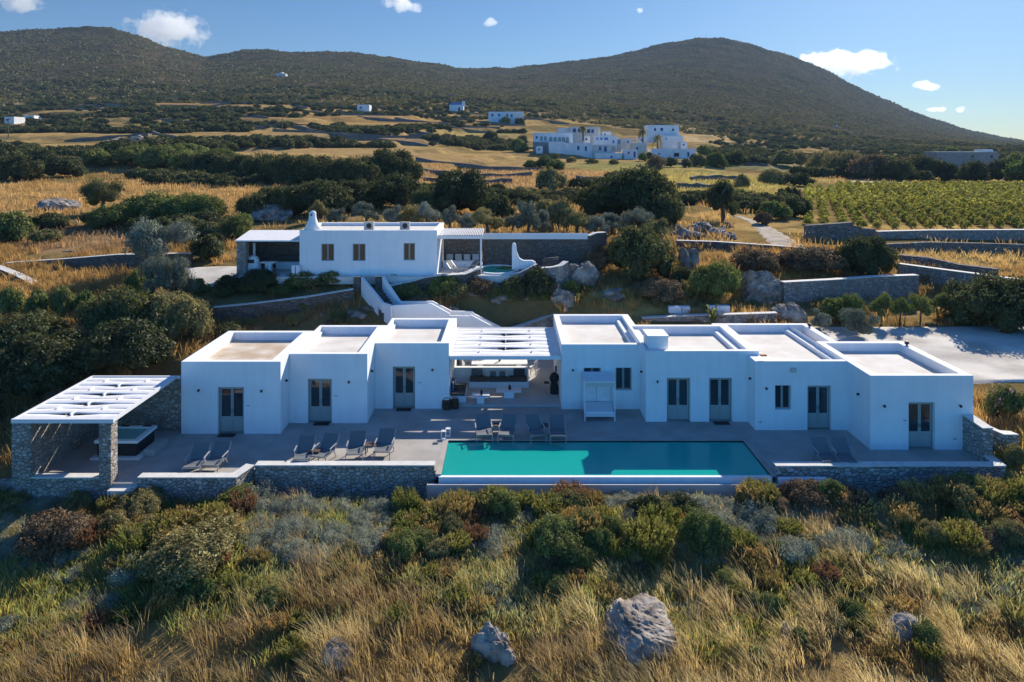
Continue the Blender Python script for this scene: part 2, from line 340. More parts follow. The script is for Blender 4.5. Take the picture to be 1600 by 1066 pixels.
def hit(u, v, D0=14.):                              # where the view line through a photo point meets the ground
    D = D0*np.exp(np.linspace(0, math.log(2600/D0), 1600)); g = zt((u-CX)*D/F, D); r = CH-(v-HY)*D/F
    k = np.nonzero(g >= r)[0]
    if len(k) == 0: return px(u, 1500), 1500., float(zt(px(u, 1500), 1500.))
    i = k[0]
    if i == 0: return float(px(u, D[0])), float(D[0]), float(g[0])
    a = (r[i-1]-g[i-1]); b = (g[i]-r[i]); t = a/(a+b+1e-9); d = D[i-1]*(1-t)+D[i]*t
    return float(px(u, d)), float(d), float(zt(px(u, d), d))
def zs(x, y): return float(zt(x, y))

# ground colour: fields of dry grass, scrub, soil
FIELDS = [  # photo-row/column centre, radii, colour
 (150,312,330,26,(.36,.25,.12)), (560,246,300,15,(.33,.24,.13)), (760,275,200,26,(.31,.22,.12)), (860,250,220,9,(.33,.24,.13)),
 (1130,290,150,26,(.30,.27,.11)), (1050,262,160,10,(.25,.24,.11)), (1250,262,120,8,(.24,.23,.14)), (300,165,110,9,(.27,.185,.095)), (560,160,150,14,(.27,.185,.095)), (560,190,230,16,(.27,.185,.095)),
 (420,150,80,5,(.33,.25,.14)), (440,205,90,9,(.3,.22,.12)), (700,212,120,9,(.22,.23,.09)), (640,216,50,12,(.28,.2,.13)), (1120,215,60,8,(.42,.33,.22)), (1070,200,60,7,(.4,.32,.22)),
 (900,170,90,10,(.30,.24,.18)), (1180,345,90,14,(.36,.26,.13)), (1250,410,90,40,(.36,.235,.09)), (1500,405,140,16,(.38,.29,.14)), (1420,360,240,7,(.40,.30,.14)),
 (1100,385,100,25,(.30,.21,.10)), (870,350,190,20,(.32,.22,.10)), (120,375,130,22,(.26,.18,.11)), (430,500,200,22,(.28,.19,.09)), (970,475,110,22,(.40,.28,.11)), (1150,490,120,14,(.38,.27,.12)),
 (80,255,80,10,(.28,.2,.12)), (1400,480,110,14,(.33,.24,.14)), (1590,730,60,50,(.36,.28,.10)), (0,160,100,6,(.3,.24,.15)), (700,330,90,10,(.33,.23,.11))]
def ground_col(X, Y, z):
    D = np.maximum(Y, 6.); u = CX+F*X/D; v = HY-(z-CH)*F/D
    n1 = fbm(X/3., Y/3., 4, 21)[..., None]; n2 = fbm(X/35., Y/25., 4, 31)[..., None]; n3 = fbm(X/90., Y/60., 5, 41)[..., None]
    near = np.array([.17,.13,.065])*(1-n1)+np.array([.28,.21,.105])*n1
    scrub = np.array([.14,.125,.06])*(1-n2)+np.array([.24,.18,.10])*n2
    hill = np.array([.045,.042,.030])*(1-n3)+np.array([.090,.074,.050])*n3
    pat = sstep(.52, .62, fbm(X/14., Y/30., 4, 51))[..., None]
    hill = hill*(1-pat*.6)+np.array([.022,.028,.014])*pat*.6
    wm = sstep(50, 80, D)[..., None]; wh = sstep(330, 560, D)[..., None]
    c = (near*(1-wm)+scrub*wm)*(1-wh)+hill*wh
    wob = (fbm(X/12.+9, Y/12., 3, 61)-.5)*1.3; wob2 = (fbm(X/2.5+9, Y/2.5, 3, 63)-.5)*.5
    for (cx, cy, rx, ry, fc) in FIELDS:
        d = np.sqrt(((u-cx)/rx)**2+((v-cy)/ry)**2)+wob+wob2
        t = (1-sstep(.85, 1.1, d))[..., None]*(1-sstep(.4, .9, wh)); n = .82+.36*n1
        c = c*(1-t)+np.array(fc)*n*t
    strip = sstep(.50, .60, fbm(X/55.+3, Y/9., 3, 57))[..., None]*sstep(140, 200, D)[..., None]*(1-sstep(430, 560, D))[..., None]
    c = c*(1-strip*.8)+np.array([.40,.29,.14])*(.8+.4*n1)*strip*.8
    c = c*np.array([1.06, .98, .80])
    bare = sstep(.66, .74, fbm(X/22.+5, Y/40., 5, 71))[..., None]*sstep(180, 300, D)[..., None]*(1-sstep(800, 1200, D))[..., None]
    c = c*(1-bare*.45)+np.array([.20,.155,.11])*bare*.45
    return c
def build_ground():
    D = np.concatenate([np.linspace(3, 12, 12)[:-1], 12*np.exp(np.linspace(0, math.log(5000/12), 820))])
    u = np.concatenate([np.linspace(-1.9, -.82, 24)[:-1], np.linspace(-.82, .82, 420), np.linspace(.82, 1.9, 24)[1:]])
    U, DD = np.meshgrid(u, D); X = U*DD; Z = zt(X, DD); c = ground_col(X, DD, Z)
    nr, nc = X.shape; V = np.stack([X, DD, Z], -1).reshape(-1, 3)
    i = np.arange((nr-1)*(nc-1)); r = i//(nc-1); q = i % (nc-1); a = r*nc+q
    Fc = np.stack([a, a+1, a+nc+1, a+nc], -1)
    m = mat('earth_and_dry_grass', rough=1, spec=0); n, l, b = nodes(m)
    at = n.new('ShaderNodeAttribute'); at.attribute_name = 'tint'; tc = n.new('ShaderNodeTexCoord')
    t = n.new('ShaderNodeTexNoise'); t.inputs['Scale'].default_value = .35; t.inputs['Detail'].default_value = 14; t.inputs['Roughness'].default_value = .72
    l.new(tc.outputs['Object'], t.inputs['Vector'])
    r1 = n.new('ShaderNodeMapRange'); r1.inputs['From Min'].default_value = .3; r1.inputs['From Max'].default_value = .7; r1.inputs['To Min'].default_value = .55; r1.inputs['To Max'].default_value = 1.4
    l.new(t.outputs['Fac'], r1.inputs['Value'])
    mu = n.new('ShaderNodeMix'); mu.data_type = 'RGBA'; mu.blend_type = 'MULTIPLY'; mu.inputs['Factor'].default_value = 1
    l.new(at.outputs['Color'], mu.inputs['A']); l.new(r1.outputs[0], mu.inputs['B']); l.new(mu.outputs['Result'], b.inputs['Base Color'])
    t2 = n.new('ShaderNodeTexNoise'); t2.inputs['Scale'].default_value = 1.3; t2.inputs['Detail'].default_value = 12; t2.inputs['Roughness'].default_value = .7; l.new(tc.outputs['Object'], t2.inputs['Vector'])
    bp = n.new('ShaderNodeBump'); bp.inputs['Distance'].default_value = .25; ge_ = n.new('ShaderNodeNewGeometry'); sy_ = n.new('ShaderNodeSeparateXYZ'); l.new(ge_.outputs['Position'], sy_.inputs[0]); mb_ = n.new('ShaderNodeMapRange'); mb_.inputs['From Min'].default_value = 120; mb_.inputs['From Max'].default_value = 420; mb_.inputs['To Min'].default_value = .9; mb_.inputs['To Max'].default_value = .12; l.new(sy_.outputs['Y'], mb_.inputs['Value']); l.new(mb_.outputs[0], bp.inputs['Strength'])
    l.new(t2.outputs['Fac'], bp.inputs['Height']); l.new(bp.outputs[0], b.inputs['Normal'])
    o = mesh_np('ground', V, Fc, m, c.reshape(-1, 3), smooth=True); tag(o, kind='structure')
build_ground()

def catmull(P, n=8):
    P = [np.array(p, float) for p in P]; out = []
    for i in range(len(P)-1):
        a = P[max(i-1, 0)]; b = P[i]; c = P[i+1]; d = P[min(i+2, len(P)-1)]
        for k in range(n):
            t = k/n; out.append(.5*(2*b+(c-a)*t+(2*a-5*b+4*c-d)*t*t+(3*b-a-3*c+d)*t**3))
    out.append(P[-1]); return out
def drape(name, pts, wd, m, lift=.05, nw=10):       # a path laid along the ground: pts are photo points, widths in metres
    C = catmull([hit(*p)[:2] for p in pts], 10); W = np.interp(np.linspace(0, len(wd)-1, len(C)), range(len(wd)), wd); V = []; Fc = []
    for i, c in enumerate(C):
        d = C[min(i+1, len(C)-1)]-C[max(i-1, 0)]; d /= np.linalg.norm(d)+1e-9; nrm = np.array([-d[1], d[0]])
        for k in range(nw+1):
            jit = 1+.12*math.sin(i*1.7+3*(k > nw/2)); q = c+nrm*W[i]*(k/nw-.5)*jit
            V.append((q[0], q[1], zs(q[0], q[1])+lift*(1 if 0 < k < nw else -1.5)))
    for i in range(len(C)-1):
        for k in range(nw): a = i*(nw+1)+k; Fc.append((a, a+1, a+nw+2, a+nw+1))
    return tag(mesh_np(name, V, Fc, m, smooth=True), kind='structure')
def drape_quad(name, c4, m, lift=.08, n=40):        # patch between four world corners (x,y)
    V = []; Fc = []; c = [np.array(q, float) for q in c4]
    for i in range(n+1):
        for j in range(n+1):
            s, t = j/n, i/n; q = c[0]*(1-s)*(1-t)+c[1]*s*(1-t)+c[2]*s*t+c[3]*(1-s)*t
            q = q+np.array([math.sin(t*9), math.sin(s*11)])*.25*(0 if 0 < i < n and 0 < j < n else 1)
            V.append((q[0], q[1], zs(q[0], q[1])+(lift if 0 < i < n and 0 < j < n else -.1)))
    for i in range(n):
        for j in range(n): a = i*(n+1)+j; Fc.append((a, a+1, a+n+2, a+n+1))
    return tag(mesh_np(name, V, Fc, m, smooth=True), kind='structure')
drape_quad('parking_area', [(18.0,37.5),(30,36.2),(40,47.0),(18.5,45.8)], M['gravel'])
drape_quad('driveway', [(-26,50.8),(-17,49.2),(-18.5,54.5),(-27,54.8)], M['gravel'])
drape('dirt_path', [(1235,388),(1215,372),(1195,358),(1178,347),(1150,338)], [3.4,2.8,2.2,1.5,1.0], M['dirt'])
drape('dirt_path', [(50,253),(90,246),(130,240),(150,234)], [5,4,4,3], M['dirt'])
drape('dirt_path', [(165,222),(185,219),(205,221)], [6,5,4], M['dirt'])
drape('dirt_road', [(1330,283),(1420,287),(1520,290),(1600,292)], [5,5,5,5], M['dirt'])

# ------------------------------------------------------------------ terrace and pool
def struct(mb, name, m, **k): o = mb.build(name, m, **k); return tag(o, kind='structure')
TY = 29.76                                          # front line of the pool
PX0, PX1, PY1 = -2.80, 10.85, 33.2
t = MB()                                            # terrace slabs around the basin, butted end to end
t.box(-19.6, -15.0, 28.95, 37.0, -.4, 0); t.box(-15.0, -11.1, 29.1, 37.6, -.4, 0); t.box(-11.1, PX0-.25, 30.1, 37.6, -.4, 0)
t.box(PX0-.25, PX1+.25, PY1+.25, 37.55, -.4, 0); t.box(PX1+.25, 20.75, 29.9, 37.6, -.4, 0)
struct(t, 'terrace', M['terrace'])
struct(MB().box(-3.14, 2.9, 37.55, 49.2, -.4, .1), 'patio_floor', M['patio'])
pool = thing('swimming_pool', 'long turquoise infinity pool sunk in the main terrace in front of the villa', 'pool', (4, 31.4, 0))
b = MB(); b.box(PX0, PX1, TY, PY1, -1.75, -1.6); b.box(PX0-.1, PX0, TY, PY1, -1.6, -.02); b.box(PX1, PX1+.1, TY, PY1, -1.6, -.02); b.box(PX0, PX1, PY1, PY1+.1, -1.6, -.02)
b.build('basin', M['basin'], pool)
c = MB(); c.box(PX0-.25, PX0, TY-.02, PY1+.25, -.1, .012); c.box(PX1, PX1+.25, TY-.02, PY1+.25, -.1, .012); c.box(PX0, PX1, PY1, PY1+.25, -.1, .012)
c.build('coping', M['terrace'], pool)
MB().box(PX0-.1, PX1, TY-.17, TY, -1.6, -.045).build('overflow_edge', M['plaster'], pool)
g = MB(); g.box(PX0-.55, 13.2, 29.36, TY-.17, -2.2, -.30); g.box(PX0-.55, 13.2, 29.28, 29.36, -2.2, -.22); g.build('overflow_gutter', M['patio'], pool)
MB().box(11.12, 13.1, TY-.3, TY-.1, -.3, -.06).build('gutter_end_block', M['plaster'], pool)
MB().quad((PX0+.003, TY+.002, -.068), (PX1-.003, TY+.002, -.068), (PX1-.003, PY1-.003, -.068), (PX0+.003, PY1-.003, -.068)).build('water', M['water'], pool)

# ------------------------------------------------------------------ the villa
def cube_block(parent, x0, x1, y0, y1, h, pl=.35, pr=.35, pf=.3, pb=.35, rec=.42, roofm='roof', top_x0=None, top_x1=None, dx=0.0, openings=()):
    """white block: walls with openings in the front, recessed roof, parapet"""
    tx0 = x0 if top_x0 is None else top_x0; tx1 = x1 if top_x1 is None else top_x1
    wb = MB()
    # front wall with openings (sorted by x)
    ops = sorted(openings); x = x0; hw = h-.22
    for (a, b_, z0, z1) in ops:
        wb.box(x, a, y0, y0+.3, 0, hw)
        if z0 > 0: wb.box(a, b_, y0, y0+.3, 0, z0)
        wb.box(a, b_, y0, y0+.3, z1, hw); x = b_
    wb.box(x, x1, y0, y0+.3, 0, hw)
    wb.box(x0, x0+.3, y0+.3, y1, -.3, hw); wb.box(x1-.3, x1, y0+.3, y1, -.3, hw); wb.box(x0+.3, x1-.3, y1-.3, y1, -.3, hw)
    wb.box(x0+.3, x1-.3, y0+1.2, y0+1.3, 0, hw-.5)
    wb.build('wall', M['plaster'], parent)
    rf = MB().box(tx0+pl, tx1-pr, y0+pf, y1-pb, h-rec-.15, h-rec).build('roof', M[roofm], parent)
    p = MB(); p.box(tx0, tx1, y0, y0+pf, hw, h); p.box(tx0, tx1, y1-pb, y1, hw, h)
    p.box(tx0, tx0+pl, y0+pf, y1-pb, hw, h); p.box(tx1-pr, tx1, y0+pf, y1-pb, hw, h)
    # inner faces below the outer cap line
    p.box(tx0+.02, tx0+pl, y0+pf, y1-pb, h-rec-.1, hw); p.box(tx1-pr, tx1-.02, y0+pf, y1-pb, h-rec-.1, hw); p.box(tx0+pl, tx1-pr, y1-pb, y1-.02, h-rec-.1, hw)
    p.build('parapet', M['plaster'], parent)
def french_door(parent, xa, xb, y, z1, leaves=2, label=None, wash=True):
    """recessed glazed double door with panelled lower third"""
    yy = y+.17; d = MB(); wd = .045
    d.box(xa, xa+wd, yy, yy+.06, .03, z1); d.box(xb-wd, xb, yy, yy+.06, .03, z1); d.box(xa+wd, xb-wd, yy, yy+.06, z1-wd, z1); d.box(xa+wd, xb-wd, yy, yy+.06, .03, .07)
    fr = d.build('door', M['door'], parent)
    if label: fr['label'] = label
    xm = (xa+xb)/2
    for s, (a, b_) in enumerate([(xa+wd+.01, xm-.005), (xm+.005, xb-wd-.01)]):
        lf = MB(); st = .062; y0, y1 = yy+.012, yy+.052
        lf.box(a, a+st, y0, y1, .075, z1-wd-.01); lf.box(b_-st, b_, y0, y1, .075, z1-wd-.01)
        for z0_, z1_ in [(.075, .17), (.66, .76), (z1-wd-.1, z1-wd-.01)]: lf.box(a+st, b_-st, y0, y1, z0_, z1_)
        lf.box(a+st, b_-st, y0+.018, y1-.006, .17, .66)
        lf.build('door_leaf', M['doorpanel'], fr)
        MB().box(a+st, b_-st, yy+.028, yy+.034, .76, z1-wd-.1).build('pane', M['glass'], fr)
    MB().box(xm-.05, xm-.03, yy-.03, yy+.012, .95, 1.12).box(xm+.03, xm+.05, yy-.03, yy+.012, .95, 1.12).build('handle', M['frame'], fr)
    return fr
def window(parent, xa, xb, z0, z1, y, frame='door', rec=.17, pane='glass', sill=False):
    yy = y+rec; d = MB(); wd = .06
    d.box(xa, xa+wd, yy, yy+.06, z0, z1); d.box(xb-wd, xb, yy, yy+.06, z0, z1); d.box(xa+wd, xb-wd, yy, yy+.06, z1-wd, z1); d.box(xa+wd, xb-wd, yy, yy+.06, z0, z0+wd)
    xm = (xa+xb)/2; d.box(xm-.055, xm+.055, yy+.004, yy+.056, z0+wd, z1-wd)
    fr = d.build('window', M[frame], parent)
    MB().box(xa+wd, xm-.055, yy+.03, yy+.036, z0+wd, z1-wd).box(xm+.055, xb-wd, yy+.03, yy+.036, z0+wd, z1-wd).build('pane', M[pane], fr)
    if sill: MB().box(xa-.03, xb+.03, y-.04, y+.14, z0-.05, z0-.003).build('sill', M['plaster'], fr)
    return fr
def wall_lamp(parent, x, y, z, side=0):
    m = MB()
    if side == 0: m.lathe((x, y-.08, z), [(.015,-.065),(.045,-.055),(.045,.035),(.02,.05)], 10); m.box(x-.03, x+.03, y-.05, y, z-.04, z+.04)
    else: m.lathe((x+side*.08, y, z), [(.015,-.065),(.045,-.055),(.045,.035),(.02,.05)], 10); m.box(min(x, x+side*.05), max(x, x+side*.05), y-.03, y+.03, z-.04, z+.04)
    m.build('wall_lamp', M['dark'], parent)
def plate(parent, x, y, z): MB().box(x-.09, x+.09, y-.012, y, z-.012, z+.012).box(x-.025, x+.025, y-.025, y-.012, z-.025, z+.025).build('switch_plate', M['frame'], parent)

lw = thing('villa_wing', 'left white villa wing of three stepped cube blocks beside the stone hot tub shelter', 'house', (-9.5, 36, 0))
H = 3.41
dL1, dL2, dL3 = (-13.80,-12.56,0,2.21), (-9.90,-8.72,0,2.18), (-6.03,-4.88,0,2.19)
cube_block(lw, -15.53, -10.82, 33.98, 39.75, H+.01, pl=.42, pr=.5, roofm='roof_stained', openings=[dL1])
cube_block(lw, -10.815, -6.97, 35.30, 41.05, H, pl=.5, pr=.5, top_x0=-11.32, openings=[dL2]) if False else None
cube_block(lw, -10.81, -6.97, 35.30, 41.05, H, pl=.18, pr=.5, openings=[dL2])
cube_block(lw, -6.96, -3.11, 37.27, 42.80, H-.006, pl=.18, pr=.45, openings=[dL3])
french_door(lw, *dL1[:2], 33.98, dL1[3]); french_door(lw, *dL2[:2], 35.30, dL2[3]); french_door(lw, *dL3[:2], 37.27, dL3[3])
for (u, v, D) in [(409,610.6,33.98),(311,609.5,33.98),(545.5,596.5,35.3),(675.7,577.5,37.27)]: wall_lamp(lw, px(u, D), D, pz(v, D))
wall_lamp(lw, -10.82, 34.7, 2.3, 1); wall_lamp(lw, -6.97, 36.2, 2.3, 1)
for (u, v, D) in [(388,634,33.98),(525,618.5,35.3),(656,598,37.27)]: plate(lw, px(u, D), D, pz(v, D))

rw = thing('villa_wing', 'right white villa wing of four stepped cube blocks behind the pool', 'house', (12, 36, 0))
wA, wB = (3.89,4.78,.95,2.14), (5.55,6.38,.975,2.15)
dR1, dR2, wC, dR3, dR4 = (7.83,8.99,0,2.17), (9.92,11.06,0,2.17), (12.79,13.56,.98,2.15), (14.34,15.48,0,2.14), (17.94,19.12,0,2.13)
cube_block(rw, 2.74, 6.83, 37.21, 44.0, 3.36, pl=.33, pr=.42, top_x1=7.30, openings=[wA, wB])
cube_block(rw, 6.79, 11.83, 35.49, 40.8, 3.50, pl=.15, pr=.5, top_x1=12.40, openings=[dR1, dR2])
# third block: its roof runs back beside the fourth
cube_block(rw, 11.835, 16.25, 34.42, 41.9, 3.31, pl=.60, pr=.001, top_x1=16.25, openings=[wC, dR3])
MB().box(16.25, 17.02, 37.9, 41.9, 2.74, 2.889).build('roof', M['roof'], rw); MB().box(17.02, 17.37, 37.9, 41.9, -.3, 3.312).box(16.25, 17.02, 41.55, 41.9, -.3, 3.312).build('parapet', M['plaster'], rw)
cube_block(rw, 16.23, 20.85, 32.17, 37.9, 3.33, pl=.35, pr=.42, openings=[dR4])
window(rw, *wA, 37.21); window(rw, *wB, 37.21); window(rw, *wC, 34.42)
for d, y in [(dR1,35.49),(dR2,35.49),(dR3,34.42),(dR4,32.17)]: french_door(rw, *d[:2], y, d[3])
for (u, v, D) in [(895,578,37.21),(1027,596,35.49),(1197,606.5,34.42),(1381,634,32.17),(1500,634,32.17)]: wall_lamp(rw, px(u, D), D, pz(v, D))
wall_lamp(rw, 6.79, 36.4, 2.2, -1); wall_lamp(rw, 11.83, 35.0, 2.3, -1); wall_lamp(rw, 16.23, 33.2, 2.15, -1)
plate(rw, px(1414,32.17), 32.17, pz(657,32.17)); plate(rw, px(1492,32.17), 32.17, pz(686,32.17)); plate(rw, px(1188,34.4), 34.42, pz(660,34.4))
# chimney box on the second block
ch = MB().box(7.0, 8.0, 36.0, 37.3, 3.05, 4.05).build('chimney', M['plaster'], rw); MB().box(6.96, 8.04, 35.96, 37.34, 4.053, 4.12).build('chimney_cap', M['plaster'], ch)
u_, v_, D_ = 1239, 578, 34.42
MB().box(px(u_,D_)-.13, px(u_,D_)+.13, D_-.12, D_, pz(v_,D_)-.1, pz(v_,D_)+.1).build('alarm_box', M['pillow'], rw)
for (x, y, z) in [(17.2,41.0,3.36),(20.6,37.1,3.38)]:
    MB().lathe((x, y, z-.05), [(.05,0),(.05,.06),(.11,.08),(.11,.18),(.04,.22)], 10).build('roof_lamp', M['dark'], rw)
MB().box(12.15, 12.45, 34.55, 34.75, 3.505, 3.56).build('roof_spout', M['clayred'], rw)
# door mats
for i, (u, v, nm) in enumerate([(355,680,'first door from the left'),(503,662,'second door from the left'),(631,640,'third door from the left'),(1127,661,'second glazed door right of the daybed')]):
    D = dist(v, 0); tag(MB().box(px(u,D)-.38, px(u,D)+.38, D-.25, D+.15, .004, .022).build('doormat', M['darkrubber']), 'small black doormat on the terrace at the '+nm, 'doormat', 'doormats')

# ------------------------------------------------------------------ patio pergola and hot tub shelter: white twisted slats in a steel frame
def slat_mesh(x0, x1, y0, y1, z, n, A, flip=0, seed=0):
    out = []; N = 60; pitch = (y1-y0)/n; r = random.Random(seed)
    def gap(k, t):                                  # how far the two edges at gap k stand apart
        if k <= 0 or k >= n: return 0
        s = abs(math.sin(2*math.pi*t))**1.3 if (k+flip) % 2 else math.sin(math.pi*t)**2.2
        if (k+flip) % 2 == 0: s = max(0, (1-abs(t-.5)*3.2))**1.2
        return A*s
    for i in range(n):
        m = MB(); rows = 5; th = .012; amp = r.uniform(.85, 1.15); sg = lambda k: -.55 if (k+flip) % 2 else 1.
        for side in (0, 1):
            for j in range(N+1):
                t = j/N; x = x0+(x1-x0)*t; g0_, g1_ = gap(i, t), gap(i+1, t); zf = z+g0_*.55*amp*sg(i); zb = z-g1_*.55*amp*sg(i+1); ya = y0+i*pitch+g0_*.45; yb = y0+(i+1)*pitch+.012-g1_*.45
                for k in range(rows+1):
                    s = k/rows; zz = zf*(1-s)+zb*s+.035*math.sin(math.pi*s); m.v.append((x, ya*(1-s)+yb*s, zz-side*th))
        W = rows+1; off = (N+1)*W
        for j in range(N):
            for k in range(rows): a = j*W+k; m.f.append((a, a+W, a+W+1, a+1)); m.f.append((a+off, a+1+off, a+W+1+off, a+W+off))
        for j in range(N):
            for k in (0, rows): a = j*W+k; m.f.append((a, a+off, a+W+off, a+W))
        out.append(m)
    sp = []
    for k in range(1, n):
        for t in ((.25, .75) if (k+flip) % 2 else (.5,)):
            x = x0+(x1-x0)*t; y = y0+k*pitch; sp.append(MB().box(x-.03, x+.03, y-.17, y+.17, z-A*.9, z+A*.9+.03))
    return out, sp
pg = thing('patio_pergola', 'white twisted slat pergola roof spanning the patio between the two villa wings', 'pergola', (0, 40.7, 0))
Z = 2.66
f = MB(); f.box(-3.09, 2.72, 37.29, 37.37, Z-.12, Z+.07); f.box(-2.99, 2.64, 43.26, 43.33, Z-.12, Z+.07); f.box(-3.09, -2.99, 37.37, 43.33, Z-.12, Z+.075); f.box(2.64, 2.72, 37.37, 43.33, Z-.12, Z+.075)
f.build('frame', M['metalwhite'], pg)
sl, sp = slat_mesh(-2.97, 2.62, 37.39, 43.24, Z+.02, 8, .115, 0, 3)
for m_ in sl: m_.build('slat', M['sail'], pg, smooth=True)
[q.build('spacer', M['metalwhite'], pg) for q in sp]

sh = thing('hot_tub_pergola', 'white twisted slat pergola on rubble stone walls over the hot tub at the left', 'pergola', (-18, 31.6, 0))
f = MB(); f.box(-20.04, -15.92, 28.85, 28.95, 2.46, 2.62); f.box(-20.0, -15.75, 34.33, 34.42, 2.5, 2.62); f.box(-20.02, -19.92, 28.95, 34.33, 2.48, 2.62); f.box(-16.02, -15.93, 28.95, 34.33, 2.48, 2.62)
f.build('frame', M['metalwhite'], sh)
sl, sp = slat_mesh(-19.9, -16.04, 28.97, 34.31, 2.56, 9, .085, 1, 5)
for m_ in sl: m_.build('slat', M['sail'], sh, smooth=True)
[q.build('spacer', M['metalwhite'], sh) for q in sp]
MB().box(-20.02, -19.25, 28.87, 29.5, -1.3, 2.45).build('stone_pier', M['stone'], sh)
MB().box(-16.5, -16.02, 28.86, 29.35, -1.3, 2.45).build('stone_pier', M['stone'], sh)
MB().box(-20.0, -19.45, 29.5, 34.3, -1.0, 2.44).build('side_wall', M['stone'], sh)
MB().box(-20.0, -15.56, 34.31, 34.75, -1.0, 2.5).build('back_wall', M['stone'], sh)
lo = MB().box(-19.25, -16.5, 28.9, 29.25, -1.3, .22).build('low_wall', M['stone'], sh); MB().box(-19.25, -16.5, 28.88, 29.27, .223, .27).build('wall_cap', M['coping'], lo)
MB().box(-16.0, -15.0, 28.55, 28.945, -1.3, -.12).build('step', M['coping'], sh)

# front walls of the terrace
def low_wall(pts, z0, z1, th, label, m='stone', cap='coping', cap_t=.045, capw=.03, name='stone_wall', group=None):
    """thick wall along world points (x, y, ztop) built segment by segment with mitred joints"""
    P = [np.array(p[:2], float) for p in pts]; n = len(P); off = []
    for i in range(n):
        a = P[i]-P[i-1] if i > 0 else P[1]-P[0]; b_ = P[i+1]-P[i] if i < n-1 else P[-1]-P[-2]
        a = a/np.linalg.norm(a); b_ = b_/np.linalg.norm(b_); na = np.array([-a[1], a[0]]); nb = np.array([-b_[1], b_[0]])
        mm = na+nb; mm /= np.linalg.norm(mm)+1e-9; off.append(mm/max(.5, float(mm@na)))
    def strip(mb, w_, zb, zt_):
        base = len(mb.v)
        for i in range(n):
            for s in (-1, 1):
                q = P[i]+off[i]*w_*s
                mb.v += [(q[0], q[1], zb(i)), (q[0], q[1], zt_(i))]
        for i in range(n-1):
            a = base+i*4; c_ = a+4
            mb.f += [(a, c_, c_+1, a+1), (a+2, a+3, c_+3, c_+2), (a+1, c_+1, c_+3, a+3), (a, a+2, c_+2, c_)]
        e = base+(n-1)*4; mb.f += [(base, base+1, base+3, base+2), (e, e+2, e+3, e+1)]
        return mb
    zb = (lambda i: z0) if not callable(z0) else (lambda i: z0(i))
    zz = lambda i: pts[i][2]
    root = thing(name, label, 'wall', (float(P[0][0]), float(P[0][1]), zb(0)), group)
    strip(MB(), th/2, zb, lambda i: zz(i)).build('masonry', M[m], root)
    if cap: strip(MB(), th/2+capw, lambda i: zz(i)+.003, lambda i: zz(i)+cap_t).build('wall_cap', M[cap], root)
    return root
low_wall([(-15.0,29.15,.20),(-11.15,29.15,.20),(-10.85,30.1,.22)], -1.5, 0, .36, 'low rubble stone wall with pale cap in front of the left pair of loungers')
low_wall([(-10.62,30.17,.24),(-3.12,30.17,.24)], -1.6, 0, .36, 'low rubble stone wall with pale cap left of the pool edge', m='stone')
low_wall([(11.12,30.05,.27),(20.55,30.05,.27),(20.72,31.6,.3)], -1.9, 0, .36, 'low rubble stone wall with pale cap right of the pool edge', m='stone2')
low_wall([(20.62,30.85,1.45),(20.55,32.9,1.62)], -.4, 0, .42, 'tall rubble stone wall end standing against the right corner of the villa', m='stone2')
low_wall([(20.85,32.2,1.3),(21.6,31.4,1.05),(22.3,31.6,.95)], -.4, 0, .35, 'short low stone wall running off from the villa right corner into the grass', m='stone2')
# concrete lid in the weeds by the right front wall
tag(MB().prism([(14.3,28.3),(16.6,28.0),(16.4,29.2),(14.6,29.3)], 'z', -1.25, -.93).build('concrete_slab', M['coping'], bevel=.02), 'flat concrete slab in the shadow below the right terrace wall', 'slab')

# hot tub
ht = thing('hot_tub', 'square hot tub with white rim, black cabinet and teal water', 'hot tub', (-17.1, 32.1, 0))
x0, x1, y0, y1 = -18.05, -16.17, 31.2, 32.95
MB().box(x0+.07, x1-.07, y0+.07, y1-.07, .1, .68).build('cabinet', M['dark'], ht, bevel=.05)
r = MB(); k = .2; r.box(x0, x1, y0, y0+k, .68, .80); r.box(x0, x1, y1-k, y1, .68, .80); r.box(x0, x0+k, y0+k, y1-k, .68, .80); r.box(x1-k, x1, y0+k, y1-k, .68, .80); r.build('rim', M['white'], ht)
MB().box(x0+k, x1-k, y0+k, y1-k, .30, .681).build('shell', mat('aqua_shell', (.35,.6,.58), .4), ht)
MB().quad((x0+k,y0+k,.73),(x1-k,y0+k,.73),(x1-k,y1-k,.73),(x0+k,y1-k,.73)).build('water', M['tubwater'], ht)
MB().box(-17.75, -17.4, y1-.16, y1-.04, .803, .83).box(-16.75, -16.4, y1-.16, y1-.04, .803, .83).build('control_panel', M['dark'], ht)
MB().box(x0-.12, x1+.12, y0-.12, y1+.1, .004, .10).build('plinth', M['coping'], ht); MB().box(x1+.13, x1+.62, 31.5, 32.75, .004, .28).build('step', M['terrace'], ht)

# ------------------------------------------------------------------ staircase
st = thing('outdoor_staircase', 'white walled staircase climbing from the patio to the upper house', 'staircase', (-6.5, 46, 0))
def wall_poly(pts, th, zb, name='side_wall'):
    mb = MB(); n = len(pts)
    P = [np.array(p[:2], float) for p in pts]
    for i in range(n-1):
        d = P[i+1]-P[i]; d /= np.linalg.norm(d); o = np.array([-d[1], d[0]])*th/2; a, b_ = P[i], P[i+1]
        if i > 0: a = a
        za, zb_ = pts[i][2], pts[i+1][2]; ba, bb = pts[i][2]-zb, pts[i+1][2]-zb
        mb.hexa([(*(a-o), ba), (*(b_-o), bb), (*(b_+o), bb), (*(a+o), ba), (*(a-o), za), (*(b_-o), zb_), (*(b_+o), zb_), (*(a+o), za)])
    return mb.build(name, M['plaster'], st)
def W3(u, v, D): return (px(u, D), D, pz(v, D))
A1, A2, A3 = W3(566,433,48.6), W3(599,473,46.0), W3(613,477,45.2)
